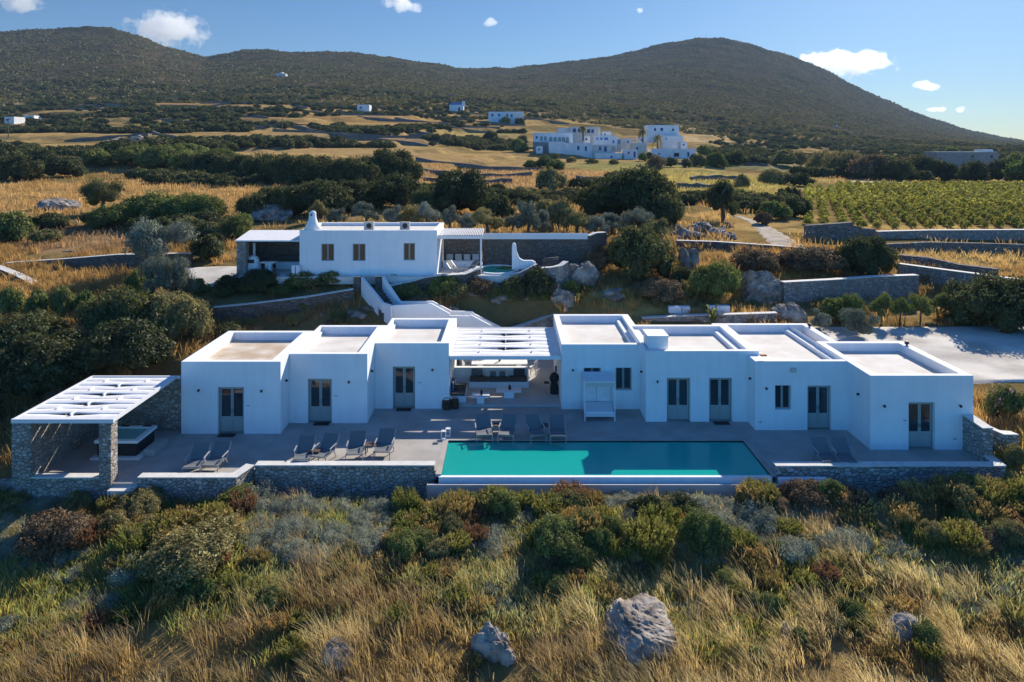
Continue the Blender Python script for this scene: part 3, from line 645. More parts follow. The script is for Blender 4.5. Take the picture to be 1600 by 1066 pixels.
B1, B2 = W3(599,432,48.6), W3(625,471,46.4)
wall_poly([A1, A2, A3], .16, 2.6); wall_poly([B1, B2], .16, 2.4)
wall_poly([A3, W3(674,474,45.2), W3(703,490,45.2)], .16, 3.6)
wall_poly([(A3[0],45.2,A3[2]), (A3[0]+.02,44.8,A3[2])], .1, 2)
wall_poly([B2, W3(676,470.5,46.4), W3(706,486,46.4), W3(738,486.5,46.4), W3(741,490,46.4), W3(783,511,46.4)], .16, 3.2)
wall_poly([W3(736,492,45.25), W3(778,514,45.25)], .16, 3.0); wall_poly([(px(703,45.2),45.22,pz(493,45.2)), (px(736,45.2),45.22,pz(494,45.2))], .14, 3.0)
s = MB(); n = 9; a = np.array([(A1[0]+B1[0])/2, 48.7]); b_ = np.array([(A2[0]+B2[0])/2+.05, 46.1])
for i in range(n):
    t0, t1 = i/n, (i+1)/n; z = 4.15-(4.15-2.95)*(i+.5)/n; p = a+(b_-a)*t0; q = a+(b_-a)*t1; d = (b_-a)/np.linalg.norm(b_-a); o = np.array([-d[1], d[0]])*.62
    s.hexa([(*(p-o), z-.9), (*(q-o), z-.9), (*(q+o), z-.9), (*(p+o), z-.9), (*(p-o), z), (*(q-o), z), (*(q+o), z), (*(p+o), z)])
s.box(A3[0]+.05, px(676,45.8), 45.3, 46.3, 1.8, 2.9)
n = 6
for i in range(n): xa = px(676,45.8)+i*.33; s.box(xa, xa+.33, 45.3, 46.3, 1.0, 2.9-(i+1)*.13)
s.box(px(676,45.8)+.33*n, px(740,45.8), 45.3, 46.3, .6, 2.05)
for i in range(9): xa = px(740,45.8)+i*.3; s.box(xa, xa+.3, 45.3, 46.3, -.1, 1.9-i*.2)
s.build('steps', M['slate'], st)
for (u, D) in [(559,48.9),(593,49.0)]:
    p_ = MB().box(px(u,D)-.28, px(u,D)+.2, D-.05, D+.4, 3.2, 4.78).build('stone_pillar', M['slate'], st); MB().box(px(u,D)-.3, px(u,D)+.22, D-.07, D+.42, 4.783, 4.84).build('pillar_cap', M['coping'], p_)
gt = MB(); xa, xb = px(563,49.1)+.1, px(588,49.1)+.05
for i in range(10): x = xa+(xb-xa)*i/9; gt.box(x-.012, x+.012, 49.1, 49.125, 3.95, 4.72)
gt.box(xa, xb, 49.095, 49.13, 4.72, 4.76); gt.box(xa, xb, 49.095, 49.13, 4.0, 4.04); gt.build('gate', M['frame'], st)

low_wall([(-.2,47.6,1.45),(1.2,48.2,1.75),(3.1,48.9,2.25),(5.5,48.4,2.4)], -.4, 0, .4, 'curved pale rubble wall holding the slope behind the patio pergola', m='stone2')

# ------------------------------------------------------------------ terrace furniture
def make_lounger():
    r = thing('sun_lounger', 'x', 'sun lounger')    # built at the origin: feet towards -Y, backrest towards +Y
    f = MB(); zS = .34; hw = .35; J = .30; T = .74; RZ = .50
    for s in (-1, 1):
        f.bar((s*hw, -.55, zS), (s*hw, J, zS), .035, .04); f.bar((s*hw, J-.01, zS), (s*hw, T, zS+RZ), .035, .04)
    for y in (-.55, -.1, J): f.bar((-hw, y, zS-.005), (hw, y, zS-.005), .03, .03)
    f.bar((-hw, T, zS+RZ), (hw, T, zS+RZ), .03, .03); f.build('frame', M['frame'], r)
    a = MB()
    for i in range(5):
        y0, y1 = -.54+i*.168, -.54+(i+1)*.168; z0, z1 = zS+.02-.03*math.sin(math.pi*i/5), zS+.02-.03*math.sin(math.pi*(i+1)/5)
        a.hexa([(-hw+.01,y0,z0),(hw-.01,y0,z0),(hw-.01,y1,z1),(-hw+.01,y1,z1),(-hw+.01,y0,z0+.014),(hw-.01,y0,z0+.014),(hw-.01,y1,z1+.014),(-hw+.01,y1,z1+.014)])
    a.build('seat', M['sling'], r)
    b = MB(); o = .02; b.hexa([(-hw+.01,J,zS+o),(hw-.01,J,zS+o),(hw-.01,J+.012,zS+o+.02),(-hw+.01,J+.012,zS+o+.02),(-hw+.01,T-.012,zS+RZ+.01),(hw-.01,T-.012,zS+RZ+.01),(hw-.01,T,zS+RZ+.03),(-hw+.01,T,zS+RZ+.03)]); b.build('backrest', M['sling'], r)
    for s in (-1, 1):
        MB().bar((s*(hw+.03), -.16, zS+.22), (s*(hw+.03), .42, zS+.25), .05, .025).bar((s*(hw+.03), -.08, zS), (s*(hw+.03), -.12, zS+.21), .025).build('armrest', M['arm'], r)
        MB().bar((s*(hw+.01), -.50, zS-.01), (s*(hw+.01), -.56, .004), .035).build('leg', M['arm'], r)
        MB().bar((s*(hw+.01), .22, zS-.01), (s*(hw+.01), .44, .004), .035).build('leg', M['arm'], r)
    return r
def make_side_table():
    r = thing('side_table', 'x', 'side table'); MB().box(-.24, .24, -.22, .22, .40, .43).build('table_top', M['wood'], r)
    for sx in (-1, 1):
        for sy in (-1, 1): MB().bar((sx*.2, sy*.18, .4), (sx*.2, sy*.18, .004), .03).build('leg', M['dark'], r)
    return r
LG = [ # photo column, X yaw, seat front row, label
 (306,732,4,'sun lounger by the left low wall, left one of that pair, half in shade'), (336,729,-3,'sun lounger by the left low wall, right one of that pair, half in shade'),
 (475,719,5,'sun lounger left of the pool, leftmost of the row of four, its foot in sun'), (506,715,-14,'sun lounger left of the pool, second of the row of four, angled right'),
 (556,711,4,'sun lounger left of the pool, third of the row of four'), (600,707,-2,'sun lounger left of the pool, nearest to the pool in the row of four'),
 (756,681,6,'dark sun lounger behind the pool, first from the left of four'), (793,681,-9,'dark sun lounger behind the pool, second from the left of four'),
 (837,681,12,'dark sun lounger behind the pool, third from the left of four'), (871,682,0,'dark sun lounger behind the pool, fourth from the left, nearest the daybed'),
 (1290,722,1,'dark sun lounger in the shade of the right wing, left one of that pair'), (1319,722,-7,'dark sun lounger in the shade of the right wing, right one of that pair')]
lounger = make_lounger()
for i, (u, v, rz, lab) in enumerate(LG):
    D = dist(v, .34)+.55; loc = (px(u, D), D, .004)
    if i == 0: lounger['group'] = 'sun loungers on the terrace'; lounger['label'] = lab; first = (loc, rz)
    else: copy_tree(lounger, loc, R(rz), label=lab, group='sun loungers on the terrace')
lounger.location = first[0]; lounger.rotation_euler = (0, 0, R(first[1]))
table = make_side_table()
for i, (u, v, lab) in enumerate([(776,663,'small dark side table between the two left loungers behind the pool'), (854,664,'small dark side table between the two right loungers behind the pool'), (492,703,'small side table in the sun between the first two loungers of the row of four'), (580,694,'small side table between the third and fourth loungers of the row of four')]):
    D = dist(v, .43); loc = (px(u, D), D, .004)
    if i == 0: table.location = loc; table['label'] = lab; table['group'] = 'side tables between loungers'
    else: copy_tree(table, loc, 0, label=lab, group='side tables between loungers')
# daybed with canopy
db = thing('daybed', 'white canopied daybed against the wall under the kitchen windows', 'daybed', (4.9, 36, 0))
xa, xb, ya, yb = px(914,35.5), px(961,35.5), 35.55, 37.1
for (x, y) in ((xa,ya),(xb,ya),(xa,yb),(xb,yb)): MB().box(x-.025, x+.025, y-.025, y+.025, .004, 1.92).build('post', M['metalwhite'], db)
MB().box(xa-.025, xb+.025, ya-.03, ya+.03, 1.923, 1.97).box(xa-.025, xb+.025, yb-.03, yb+.03, 1.923, 1.97).box(xa-.025, xa+.025, ya+.03, yb-.03, 1.923, 1.97).box(xb-.025, xb+.025, ya+.03, yb-.03, 1.923, 1.97).build('top_frame', M['metalwhite'], db)
MB().box(xa+.03, xb-.03, ya+.03, yb-.03, 1.945, 1.955).build('canopy', M['sail'], db); MB().box(xa+.03, xb-.03, ya-.012, ya+.0, 1.70, 1.92).build('valance', M['pillow'], db)
MB().box(xa+.03, xb-.03, ya, yb-.05, .22, .30).build('bed_frame', M['metalwhite'], db); MB().box(xa+.04, xb-.04, ya+.02, yb-.1, .303, .46).build('mattress', M['metalwhite'], db, bevel=.03)
MB().box(xa+.04, (xa+xb)/2-.01, yb-.09, yb-.04, .47, 1.6).box((xa+xb)/2+.01, xb-.04, yb-.09, yb-.04, .47, 1.6).build('back_curtain', M['sail'], db)
# built-in sofas
def pad(mb_args, name, parent, m='cushion', bv=.03): return MB().box(*mb_args).build(name, M[m], parent, bevel=bv)
so = thing('sofa', 'long white built-in masonry sofa with dark grey cushions across the patio', 'sofa', (-.6, 40.5, .1))
sa, sb = px(733,40.2), px(826,40.2)
MB().box(sa, sb, 40.2, 41.05, .104, .42).build('base', M['plaster'], so); MB().box(sa-1.1, sb, 41.06, 41.35, .104, .98).build('back_wall', M['plaster'], so); MB().box(sb-.07, sb+.0, 40.2, 41.05, .423, .95).build('arm_wall', M['plaster'], so)
for i in range(3): a = sa+.02+i*(sb-sa-.12)/3; pad((a, a+(sb-sa-.12)/3-.02, 40.24, 41.0, .425, .56), 'seat_cushion', so)
for (a, b_, m_) in [(sa+.1,sa+.72,'sling'),(sb-.85,sb-.2,'cushion')]: pad((a, b_, 40.85, 41.02, .565, .95), 'back_cushion', so, m_, .05)
for i, (x, m_) in enumerate([(sa+.86,'pillow'),(sa+1.15,'sling'),(sa+1.40,'pillow'),(sa+1.68,'sling'),(sa+1.9,'pillow')]): pad((x, x+.36, 40.72-.03*(i % 2), 40.84, .565, .86), 'pillow', so, m_, .05)
s2 = thing('sofa', 'short white built-in bench with striped pillows along the left patio wall', 'sofa', (-2.75, 38.8, .1))
MB().box(-3.1, -2.28, 37.9, 39.7, .104, .42).build('base', M['plaster'], s2); pad((-3.06, -2.34, 37.96, 39.66, .425, .56), 'seat_cushion', s2)
for i, y in enumerate((38.1, 38.5, 39.0, 39.35)): MB().hexa([(-3.05,y,.565),(-2.95,y,.565),(-2.95,y+.34,.565),(-3.05,y+.34,.565),(-3.09,y,.98),(-2.98,y,.98),(-2.98,y+.34,.98),(-3.09,y+.34,.98)]).build('pillow', M['pillow' if i % 2 else 'bluedark'], s2, bevel=.05)
def low_table(u, v, wd, dp, lab):
    D = dist(v, .5); x = px(u, D); r = thing('coffee_table', lab, 'table', (x, D, .1)); 
    MB().box(x-wd/2, x+wd/2, D-dp/2, D+dp/2, .44, .50).build('table_top', M['plaster'], r, bevel=.01); MB().box(x-wd*.2, x+wd*.2, D-dp*.3, D+dp*.3, .104, .437).build('base', M['plaster'], r)
    q = MB().lathe((x+.05, D, .502), [(.05,0),(.08,.08),(.06,.2),(.03,.26)], 12).build('vase', M['dark'], smooth=True); tag(q, 'small black vase standing on the '+('left' if u < 770 else 'right')+' coffee table', 'vase', 'vases on the coffee tables')
low_table(751, 617, .95, .7, 'square pale coffee table in front of the bench corner, left of the two'); low_table(795, 609, 1.35, .6, 'oblong pale coffee table in front of the long sofa, right of the two')
dt = thing('dining_table', 'long white dining table behind the masonry sofa', 'table', (-.5, 42.6, .1))
ta, tb = px(737,42.4), px(824,42.4); MB().box(ta, tb, 42.2, 43.1, .80, .86).build('table_top', M['plaster'], dt)
for x in (ta+.5, tb-.5): MB().box(x-.15, x+.15, 42.4, 42.9, .104, .797).build('base', M['plaster'], dt)
vs = MB().lathe(((ta+tb)/2+.0, 42.7, .862), [(.06,0),(.07,.2),(.05,.3)], 10).build('bottle', M['dark'], smooth=True); tag(vs, 'black bottle standing in the middle of the dining table', 'bottle')
def make_chair():
    r = thing('dining_chair', 'x', 'chair'); m = M['metalwhite']
    MB().lathe((0,0,0), [(.22,.44),(.22,.47)], 14).build('seat', m, r)
    b = MB(); 
    for i in range(8):
        a0, a1 = math.pi*(.1+.1*i), math.pi*(.1+.1*(i+1)); h0, h1 = .62+.24*math.sin(a0), .62+.24*math.sin(a1)
        b.hexa([(.22*math.cos(a0),.22*math.sin(a0),.5),(.22*math.cos(a1),.22*math.sin(a1),.5),(.24*math.cos(a1),.24*math.sin(a1),.5),(.24*math.cos(a0),.24*math.sin(a0),.5),(.22*math.cos(a0),.22*math.sin(a0),h0),(.22*math.cos(a1),.22*math.sin(a1),h1),(.25*math.cos(a1),.25*math.sin(a1),h1),(.25*math.cos(a0),.25*math.sin(a0),h0)])
    b.build('backrest', m, r)
    for i in range(4): a = math.pi*(.25+.5*i); MB().bar((.16*math.cos(a),.16*math.sin(a),.44), (.22*math.cos(a),.22*math.sin(a),.002), .025).build('leg', M['wood'], r)
    return r
chair = make_chair()
CH_ = [(750,'first from the left'),(762,'second from the left'),(774,'third from the left'),(800,'fourth from the left'),(812,'rightmost')]
for i, (u, nm) in enumerate(CH_):
    loc = (px(u,43.4), 43.4, .104); lab = 'white round-backed chair on the far side of the dining table, '+nm
    if i: copy_tree(chair, loc, 0, label=lab, group='dining chairs')
    else: chair.location = loc; chair['label'] = lab; chair['group'] = 'dining chairs'
copy_tree(chair, (ta-.35, 42.6, .104), R(90), label='white round-backed chair at the left end of the dining table', group='dining chairs')
copy_tree(chair, (tb+.35, 42.6, .104), R(-90), label='white round-backed chair at the right end of the dining table', group='dining chairs')
gr = thing('barbecue', 'black covered barbecue standing by the right patio wall', 'barbecue', (px(866,39.3), 39.3, .1)); gx = px(866,39.3)
MB().lathe((gx, 39.3, .1), [(.22,.01),(.24,.3),(.2,.55),(.14,.62)], 12).build('cart', M['dark'], gr); MB().lathe((gx, 39.3, .1), [(.2,.63),(.27,.8),(.26,.95),(.16,1.1),(.05,1.16)], 14).build('lid', M['dark'], gr, smooth=True)
MB().box(gx-.55, gx-.27, 39.15, 39.45, .68, .72).build('side_shelf', M['dark'], gr); MB().lathe((gx+.1, 39.5, 1.2), [(.05,0),(.05,.35)], 8).build('flue', M['dark'], gr)
for i, (u, v, rr, lab) in enumerate([(698,641,.24,'larger brown wicker basket at the left wing corner, left of the pair'),(711,640,.19,'smaller brown wicker basket at the left wing corner, right of the pair')]):
    D = dist(v, 0)+.2; b_ = thing('basket', lab, 'basket', (px(u,D), D, 0), 'baskets by the villa corner'); x = px(u, D)
    MB().lathe((x, D, .004), [(rr*.95,0),(rr*1.1,.15),(rr,.40),(rr*1.02,.44)], 12).build('bowl', M['brown'], b_, smooth=True); MB().tube([(x-rr*.8,D,.44),(x-rr*.5,D,.56),(x+rr*.5,D,.56),(x+rr*.8,D,.44)], [.02]*4, 6).build('handle', M['brown'], b_)
for i, (u, v, lab) in enumerate([(693,686,'glass lantern at the pool corner, nearer of the two'),(700,682,'glass lantern at the pool corner, farther of the two')]):
    D = dist(v, 0); x = px(u, D); b_ = thing('lantern', lab, 'lantern', (x, D, 0), 'lanterns by the pool')
    MB().box(x-.11, x+.11, D-.11, D+.11, .006, .03).build('base', M['metalwhite'], b_)
    MB().box(x-.11, x-.09, D-.11, D-.09, .03, .36).box(x+.09, x+.11, D-.11, D-.09, .03, .36).box(x-.11, x-.09, D+.09, D+.11, .03, .36).box(x+.09, x+.11, D+.09, D+.11, .03, .36).box(x-.11, x+.11, D-.11, D+.11, .363, .38).build('frame', M['metalwhite'], b_)
    MB().tube([(x-.08,D,.38),(x,D,.5),(x+.08,D,.38)], [.008]*3, 5).build('handle', M['frame'], b_)

# ------------------------------------------------------------------ upper house
UZ = 4.70; UY = 50.0
struct(MB().box(-19.3, -4.2, 49.3, 55.9, UZ-.5, UZ).box(-4.2, .6, 49.9, 55.9, UZ-.5, UZ), 'upper_terrace', M['coping'])
uh = thing('upper_house', 'small white flat-roofed house with tapered chimney up the slope behind the villa', 'house', (-9.8, 52, UZ))
x0, x1, y0, y1 = px(468,UY), px(683,UY), UY, 55.2; zt_ = 7.83
ops = []
for (a, b_, t, bb) in [(502,522,381,408),(551,571,381,408),(630.5,648.5,380,407)]: ops.append((px(a,UY), px(b_,UY), pz(bb,UY), pz(t,UY)))
wb = MB(); x = x0; zc = zt_-.2
for (a, b_, z0, z1) in ops:
    wb.box(x, a, y0, y0+.35, UZ, zc); wb.box(a, b_, y0, y0+.35, UZ, z0); wb.box(a, b_, y0, y0+.35, z1, zc); x = b_
wb.box(x, x1, y0, y0+.35, UZ, zc); wb.box(x0, x0+.35, y0+.35, y1, UZ, zc); wb.box(x1-.35, x1, y0+.35, y1, UZ, zc); wb.box(x0+.35, x1-.35, y1-.35, y1, UZ, zc); wb.box(x0+.35, x1-.35, y0+1.3, y0+1.4, UZ, zc-.2)
wb.build('wall', M['plaster'], uh)
MB().box(x0+.3, x1-.3, y0+.25, y1-.3, zt_-.33, zt_-.2).build('roof', M['coping'], uh)
MB().box(x0, x1, y0, y0+.25, zc, zt_).box(x0, x1, y1-.3, y1, zc, zt_+.02).box(x0, x0+.3, y0+.25, y1-.3, zc, zt_).box(x1-.3, x1, y0+.25, y1-.3, zc, zt_).build('parapet', M['plaster'], uh)
for (a, b_, z0, z1) in ops: window(uh, a, b_, z0, z1, UY, rec=.06, pane='brownshutter')
cx = px(478,UY)
MB().lathe((0,0,0), [(.62,0),(.40,.45),(.27,.8),(.24,1.05),(.25,1.2),(.16,1.33),(.05,1.36)], 16).build('chimney', M['plaster'], uh, smooth=True)
chm = [c for c in children(uh) if c.name.startswith('chimney')][0]; chm.location = Vector((cx+.35, UY+.55, zt_-.05)); chm.data.transform(Matrix.Translation(parent_loc(uh))); chm.location = Vector((cx+.30, UY+.62, zt_-.05))-uh.location
MB().box(cx+.22, cx+.34, UY+.33, UY+.42, zt_+.98, zt_+1.1).build('smoke_vent', M['dark'], uh)
for (u, lab, m_) in [(577,'left','acunit'),(633,'right','acunit')]:
    x = px(u, UY+2.2); r_ = thing('air_conditioner', 'air conditioning unit on the upper house roof, '+lab+' one', 'air conditioner', (x, UY+2.2, zt_-.2), 'roof air conditioners')
    MB().box(x-.35, x+.35, UY+2.0, UY+2.35, zt_-.18, zt_+.37).build('casing', M[m_], r_, bevel=.02); MB().prism([(x+.02+.19*math.cos(k*.4), zt_+.1+.19*math.sin(k*.4)) for k in range(16)], 'y', UY+1.985, UY+1.999).build('fan_grille', M['dark'], r_)
# left shelter of the upper house
lp = thing('covered_porch', 'stone-piered porch with flat white roof at the left side of the upper house', 'porch', (-16.5, 52, UZ))
xa = px(368,UY); MB().hexa([(xa,UY-.1,7.05),(x0-.01,UY-.1,7.05),(x0-.01,53.6,7.35),(xa-.3,53.6,7.35),(xa,UY-.1,7.14),(x0-.01,UY-.1,7.14),(x0-.01,53.6,7.44),(xa-.3,53.6,7.44)]).build('roof', M['sail'], lp)
MB().box(xa+.08, xa+.72, UY, UY+.6, UZ+.002, 7.04).build('stone_pier', M['stone'], lp)
MB().box(xa+.1, x0-.01, 53.2, 53.55, UZ+.002, 7.2).build('back_wall', M['slate'], lp); MB().box(xa+.0, xa+.4, UY+.61, 53.2, UZ+.002, 7.04).build('side_wall', M['slate'], lp)
MB().box(xa+2.0, x0-.02, 52.5, 53.19, UZ+.002, UZ+.5).build('bench', M['plaster'], lp)
MB().box(xa+2.1, x0-.1, 52.95, 53.19, UZ+.503, UZ+.95).build('bench_cushion', M['cushion'], lp)
MB().box(xa-.9, xa+.9, UY-.2, UY+.35, UZ+.002, UZ+.45).build('low_wall', M['plaster'], lp) if False else None
ot = thing('outdoor_oven', 'white rounded masonry oven in the corner of the porch', 'oven', (-17.9, 51, UZ)); ox = px(394,50.6)
MB().box(ox-.45, ox+.45, 50.4, 51.2, UZ+.003, UZ+.75).build('base', M['plaster'], ot); MB().lathe((ox, 50.8, UZ+.75), [(.42,0),(.42,.2),(.3,.42),(.1,.52)], 14).build('dome', M['plaster'], ot, smooth=True); MB().box(ox-.2, ox+.2, 50.36, 50.45, UZ+.78, UZ+1.02).build('mouth', M['dark'], ot)
MB().box(ox-.12, ox+.02, 51.1, 51.25, UZ+.76, UZ+2.1).build('flue', M['plaster'], ot)
pt = thing('porch_table', 'white masonry table standing under the porch', 'table', (px(420,51),51,UZ)); ox = px(420,51)
MB().box(ox-.5, ox+.5, 50.7, 51.3, UZ+.72, UZ+.79).build('table_top', M['plaster'], pt); MB().box(ox-.22, ox+.22, 50.85, 51.15, UZ+.003, UZ+.717).build('base', M['plaster'], pt)
# two white bollard planters at the corner
for i, u in enumerate((461,468)): x = px(u-2, 49.7); tag(MB().box(x-.12, x+.12, 49.55, 49.8, UZ+.002, UZ+.75).build('gate_post', M['plaster'], bevel=.02), 'short white post at the left corner of the upper house, '+('left' if i == 0 else 'right')+' one', 'post', 'short white posts')
# right pergola of the upper house
rp = thing('slatted_pergola', 'pale slatted pergola with one post at the right side of the upper house', 'pergola', (-3.4, 52, UZ))
xb = px(755,UY+.4); xs = x1+.02
MB().box(xs, xb, UY+.4, UY+.5, 7.18, 7.38).box(xs, xb, 53.3, 53.4, 7.38, 7.5).build('beam', M['metalwhite'], rp)
sm = MB()
for i in range(26): x = xs+.05+(xb-xs-.12)*i/25; sm.hexa([(x-.03,UY+.35,7.385),(x+.03,UY+.35,7.385),(x+.03,53.5,7.51),(x-.03,53.5,7.51),(x-.03,UY+.35,7.47),(x+.03,UY+.35,7.47),(x+.03,53.5,7.6),(x-.03,53.5,7.6)])
o_ = sm.build('slats', M['metalwhite'], rp); MB().box(xb-.22, xb-.1, UY+.4, UY+.52, UZ+.002, 7.178).build('post', M['metalwhite'], rp)
MB().box(xs+.1, xb-.6, 53.1, 53.9, UZ+.002, UZ+.45).build('bench', M['plaster'], rp)
for i in range(4): a = xs+.3+i*.65; MB().box(a, a+.5, 53.75, 53.95, UZ+.46, UZ+.9).build('back_cushion', M['acunit'], rp, bevel=.04)
low_wall([(x1+.05,54.25,7.05),(px(752,54.25),54.25,7.05)], UZ-.3, 0, .4, 'dark flat-stone wall behind the slatted pergola', m='slate', cap=None)
bw = low_wall([(px(754,54.3),54.3,6.75),(px(918,54.3),54.3,6.75)], 3.2, 0, .45, 'long dark flat-stone wall topped by a pale blue-grey panel right of the slatted pergola', m='slate', cap=None)
MB().box(px(754,54.3), px(918,54.3), 54.05, 54.12, 6.70, 7.15).build('panel', M['metalwhite'], bw)
low_wall([(px(919,54),54.0,6.95),(px(930,54.3),54.4,7.12),(px(946,54.6),55,7.1)], 3.2, 0, .4, 'short curved stone wall with white cap beside the big dark shrub', m='slate')
low_wall([(px(848,52),52,5.6),(px(872,52),51.8,5.7)], 3.2, 0, .4, 'mid-height stone band at the foot of the long dark wall', m='slate', cap=None)
# small pool
mp = thing('plunge_pool', 'small kidney-shaped turquoise plunge pool on the upper terrace', 'pool', (-1, 51.6, UZ))
mx0, mx1 = px(748,51.6), px(806,51.6); mc = (mx0+mx1)/2; ra = (mx1-mx0)/2
ell = lambda a, b_, n=28: [(mc+a*math.cos(2*math.pi*k/n), 52.1+b_*math.sin(2*math.pi*k/n)) for k in range(n)]
rim = MB(); E1, E2 = ell(ra+.22, 1.95), ell(ra, 1.75)
for k in range(28): j = (k+1) % 28; rim.hexa([(*E2[k],4.2),(*E1[k],4.2),(*E1[j],4.2),(*E2[j],4.2),(*E2[k],UZ+.10),(*E1[k],UZ+.10),(*E1[j],UZ+.10),(*E2[j],UZ+.10)])
rim.build('rim', M['plaster'], mp); MB().prism(ell(ra, 1.75), 'z', 4.2, 4.3).build('basin', M['basin'], mp)
w_ = MB(); w_.v = [(*p, UZ+.05) for p in ell(ra-.002, 1.748)]; w_.f = [tuple(range(28))]; w_.build('water', M['water'], mp)
cw = thing('curved_wall', 'white free-form wall swooping up beside the plunge pool', 'wall', (px(815,51),51.0,4.6))
prof = [(800,421),(800,382),(803,379),(806,382),(808,395),(812,404),(818,407),(832,407),(837,410),(838,421)]
MB().prism([(px(u,51.1), pz(v,51.1)) for u, v in prof], 'y', 51.0, 51.35).build('masonry', M['plaster'], cw, bevel=.05)
# loungers by the plunge pool
dl = copy_tree(lounger, (px(714,50.6),50.6,UZ+.003), R(60), label='sun lounger lying by the plunge pool on the upper terrace, left of the two', group='upper terrace loungers'); dl = copy_tree(lounger, (px(731,50.8),50.8,UZ+.003), R(-60), label='sun lounger lying by the plunge pool on the upper terrace, right of the two', group='upper terrace loungers')
MB()
tr = thing('ground_trellis', 'flat lattice of white slats lying on the upper terrace edge', 'trellis', (px(690,50.3),50.3,UZ))
for i in range(8): x = px(679,50.2)+i*.12; MB().box(x, x+.05, 50.0, 50.9, UZ+.004, UZ+.03).build('slat', M['metalwhite'], tr)

# stone retaining walls of the garden
def px_wall(pts, z_over, th, label, m='stone', cap='coping', base=-1.6, **k):
    """pts = (column, row of the wall top, distance); base follows below"""
    W = [(px(u, D), D, pz(v, D)) for (u, v, D) in pts]
    return low_wall(W, (lambda i: W[i][2]+base), 0, th, label, m=m, cap=cap, **k)
px_wall([(236,492,45.0),(300,484,45.6),(400,474,46.4),(480,464,47.2),(552,452,48.2)], 0, .35, 'long slate garden wall with pale cap running to the staircase foot', m='slate', base=-1.5)
px_wall([(607,447,48.9),(640,440,49.2),(665,433,49.5),(690,430,49.5),(725,428,49.6),(742,421,50.2),(750,417,50.8)], 0, .5, 'curving slate wall with pale cap right of the staircase below the plunge pool', m='slate', base=-1.6, capw=.10)
px_wall([(10,411,55.5),(100,405,55.5),(186,398,55.5),(300,396,56)], 0, .4, 'tall dark slate wall with pale cap behind the driveway at the left', m='slate', base=-2.0)
px_wall([(-60,400,56),(0,418,53.5),(30,430,52),(66,449,50.3)], 0, .4, 'slanting wall with broad pale cap at the left edge', m='slate', base=-1.6, capw=.1)
px_wall([(1222,441,50.5),(1300,437,51.0),(1370,432,51.5),(1432,430,52.0)], 0, .5, 'long pale rubble retaining wall behind the row of small trees', m='stone', base=-2.6)
px_wall([(1403,412,55.5),(1470,421,53.5),(1540,430,51.5),(1640,444,49.5)], 0, .45, 'slanting rubble wall with thin white cap above the big right hedge', m='stone', base=-2.2, capw=.05)
px_wall([(1370,362,69),(1450,360,69.5),(1640,359,70)], 0, .5, 'long pale stone wall along the lower edge of the vineyard', m='stone', base=-1.5)
px_wall([(1385,381,64),(1450,378,64),(1540,380,64),(1640,383,64)], 0, .5, 'low dry-stone wall between the two dry grass strips at right', m='drystone', base=-1.1, cap=None)
px_wall([(1406,398,59),(1450,402,58),(1500,413,56.5),(1560,420,55)], 0, .6, 'crumbling dry-stone bank above the slanting white-capped wall', m='drystone', base=-1.2, cap=None)
px_wall([(1258,352,67),(1290,350,67),(1330,347,68)], 0, .6, 'ruined dry-stone wall beside the dirt path below the vineyard', m='drystone', base=-2.2, cap=None)
px_wall([(1332,352,68),(1345,356,68),(1366,358,68)], 0, .5, 'broken stub of dry-stone wall next to the vineyard gap', m='drystone', base=-1.6, cap=None)
px_wall([(1057,376,62),(1120,378,61.5),(1180,382,61),(1236,386,60.5),(1290,392,60)], 0, .4, 'low wall with bright cap crossing under the dirt path', m='slate', base=-.7)
px_wall([(1003,497,46.5),(1080,493,46.5),(1150,491,46.5),(1213,489,46.5)], 0, .4, 'low pale stone wall with light cap just behind the right wing roofs', m='stone2', base=-1.3)
px_wall([(846,419,50.4),(862,418,50.2),(876,415,50.3),(884,409,50.9)], 0, .4, 'curved whitewashed stone wall bowing out below the plunge pool', m='stone2', base=-1.6)
px_wall([(792,430,50.2),(812,426,50.2),(838,413,50.8)], 0, .3, 'thin curved white-capped kerb below the free-form wall', m='stone2', base=-1.2)
px_wall([(0,397,62),(30,400,61),(50,404,60)], 0, .5, 'grey dry-stone heap wall at the left edge above the drive', m='drystone', base=-1.2, cap=None)
px_wall([(287,374,64),(330,373,64),(362,372,64)], 0, .5, 'low dry-stone wall behind the large silver olive', m='drystone', base=-.9, cap=None)
px_wall([(100,392,60),(150,391,60)], 0, .4, 'short low line of dry stones in the weeds at left', m='drystone', base=-.8, cap=None)
px_wall([(300,487,46.2),(320,470,48.2),(340,458,49.6)], 0, .25, 'short white kerb climbing beside the small olive', m='plaster', base=-.7)
for i, (a, b_, v, lab) in enumerate([(1045,1078,483,'left'),(1108,1140,482,'right')]):
    tag(MB().box(px(a,47.5), px(b_,47.5), 47.4, 47.8, 1.8, pz(v-4,47.5)).build('garden_bench', M['plaster'], bevel=.02), 'low white masonry block in the golden grass behind the right wing, '+lab+' one', 'bench', 'white masonry blocks')
x = px(678, 49.1)
for u, v, D in [(679,437,49.0),(486,471,47.0),(406,478,46.2)]:
    pass
bo = MB().box(px(679,49)-.06, px(679,49)+.06, 48.75, 48.9, 3.6, 4.42).build('bollard_light', M['dark']); tag(bo, 'dark bollard light standing against the curving slate wall right of the staircase', 'bollard light')

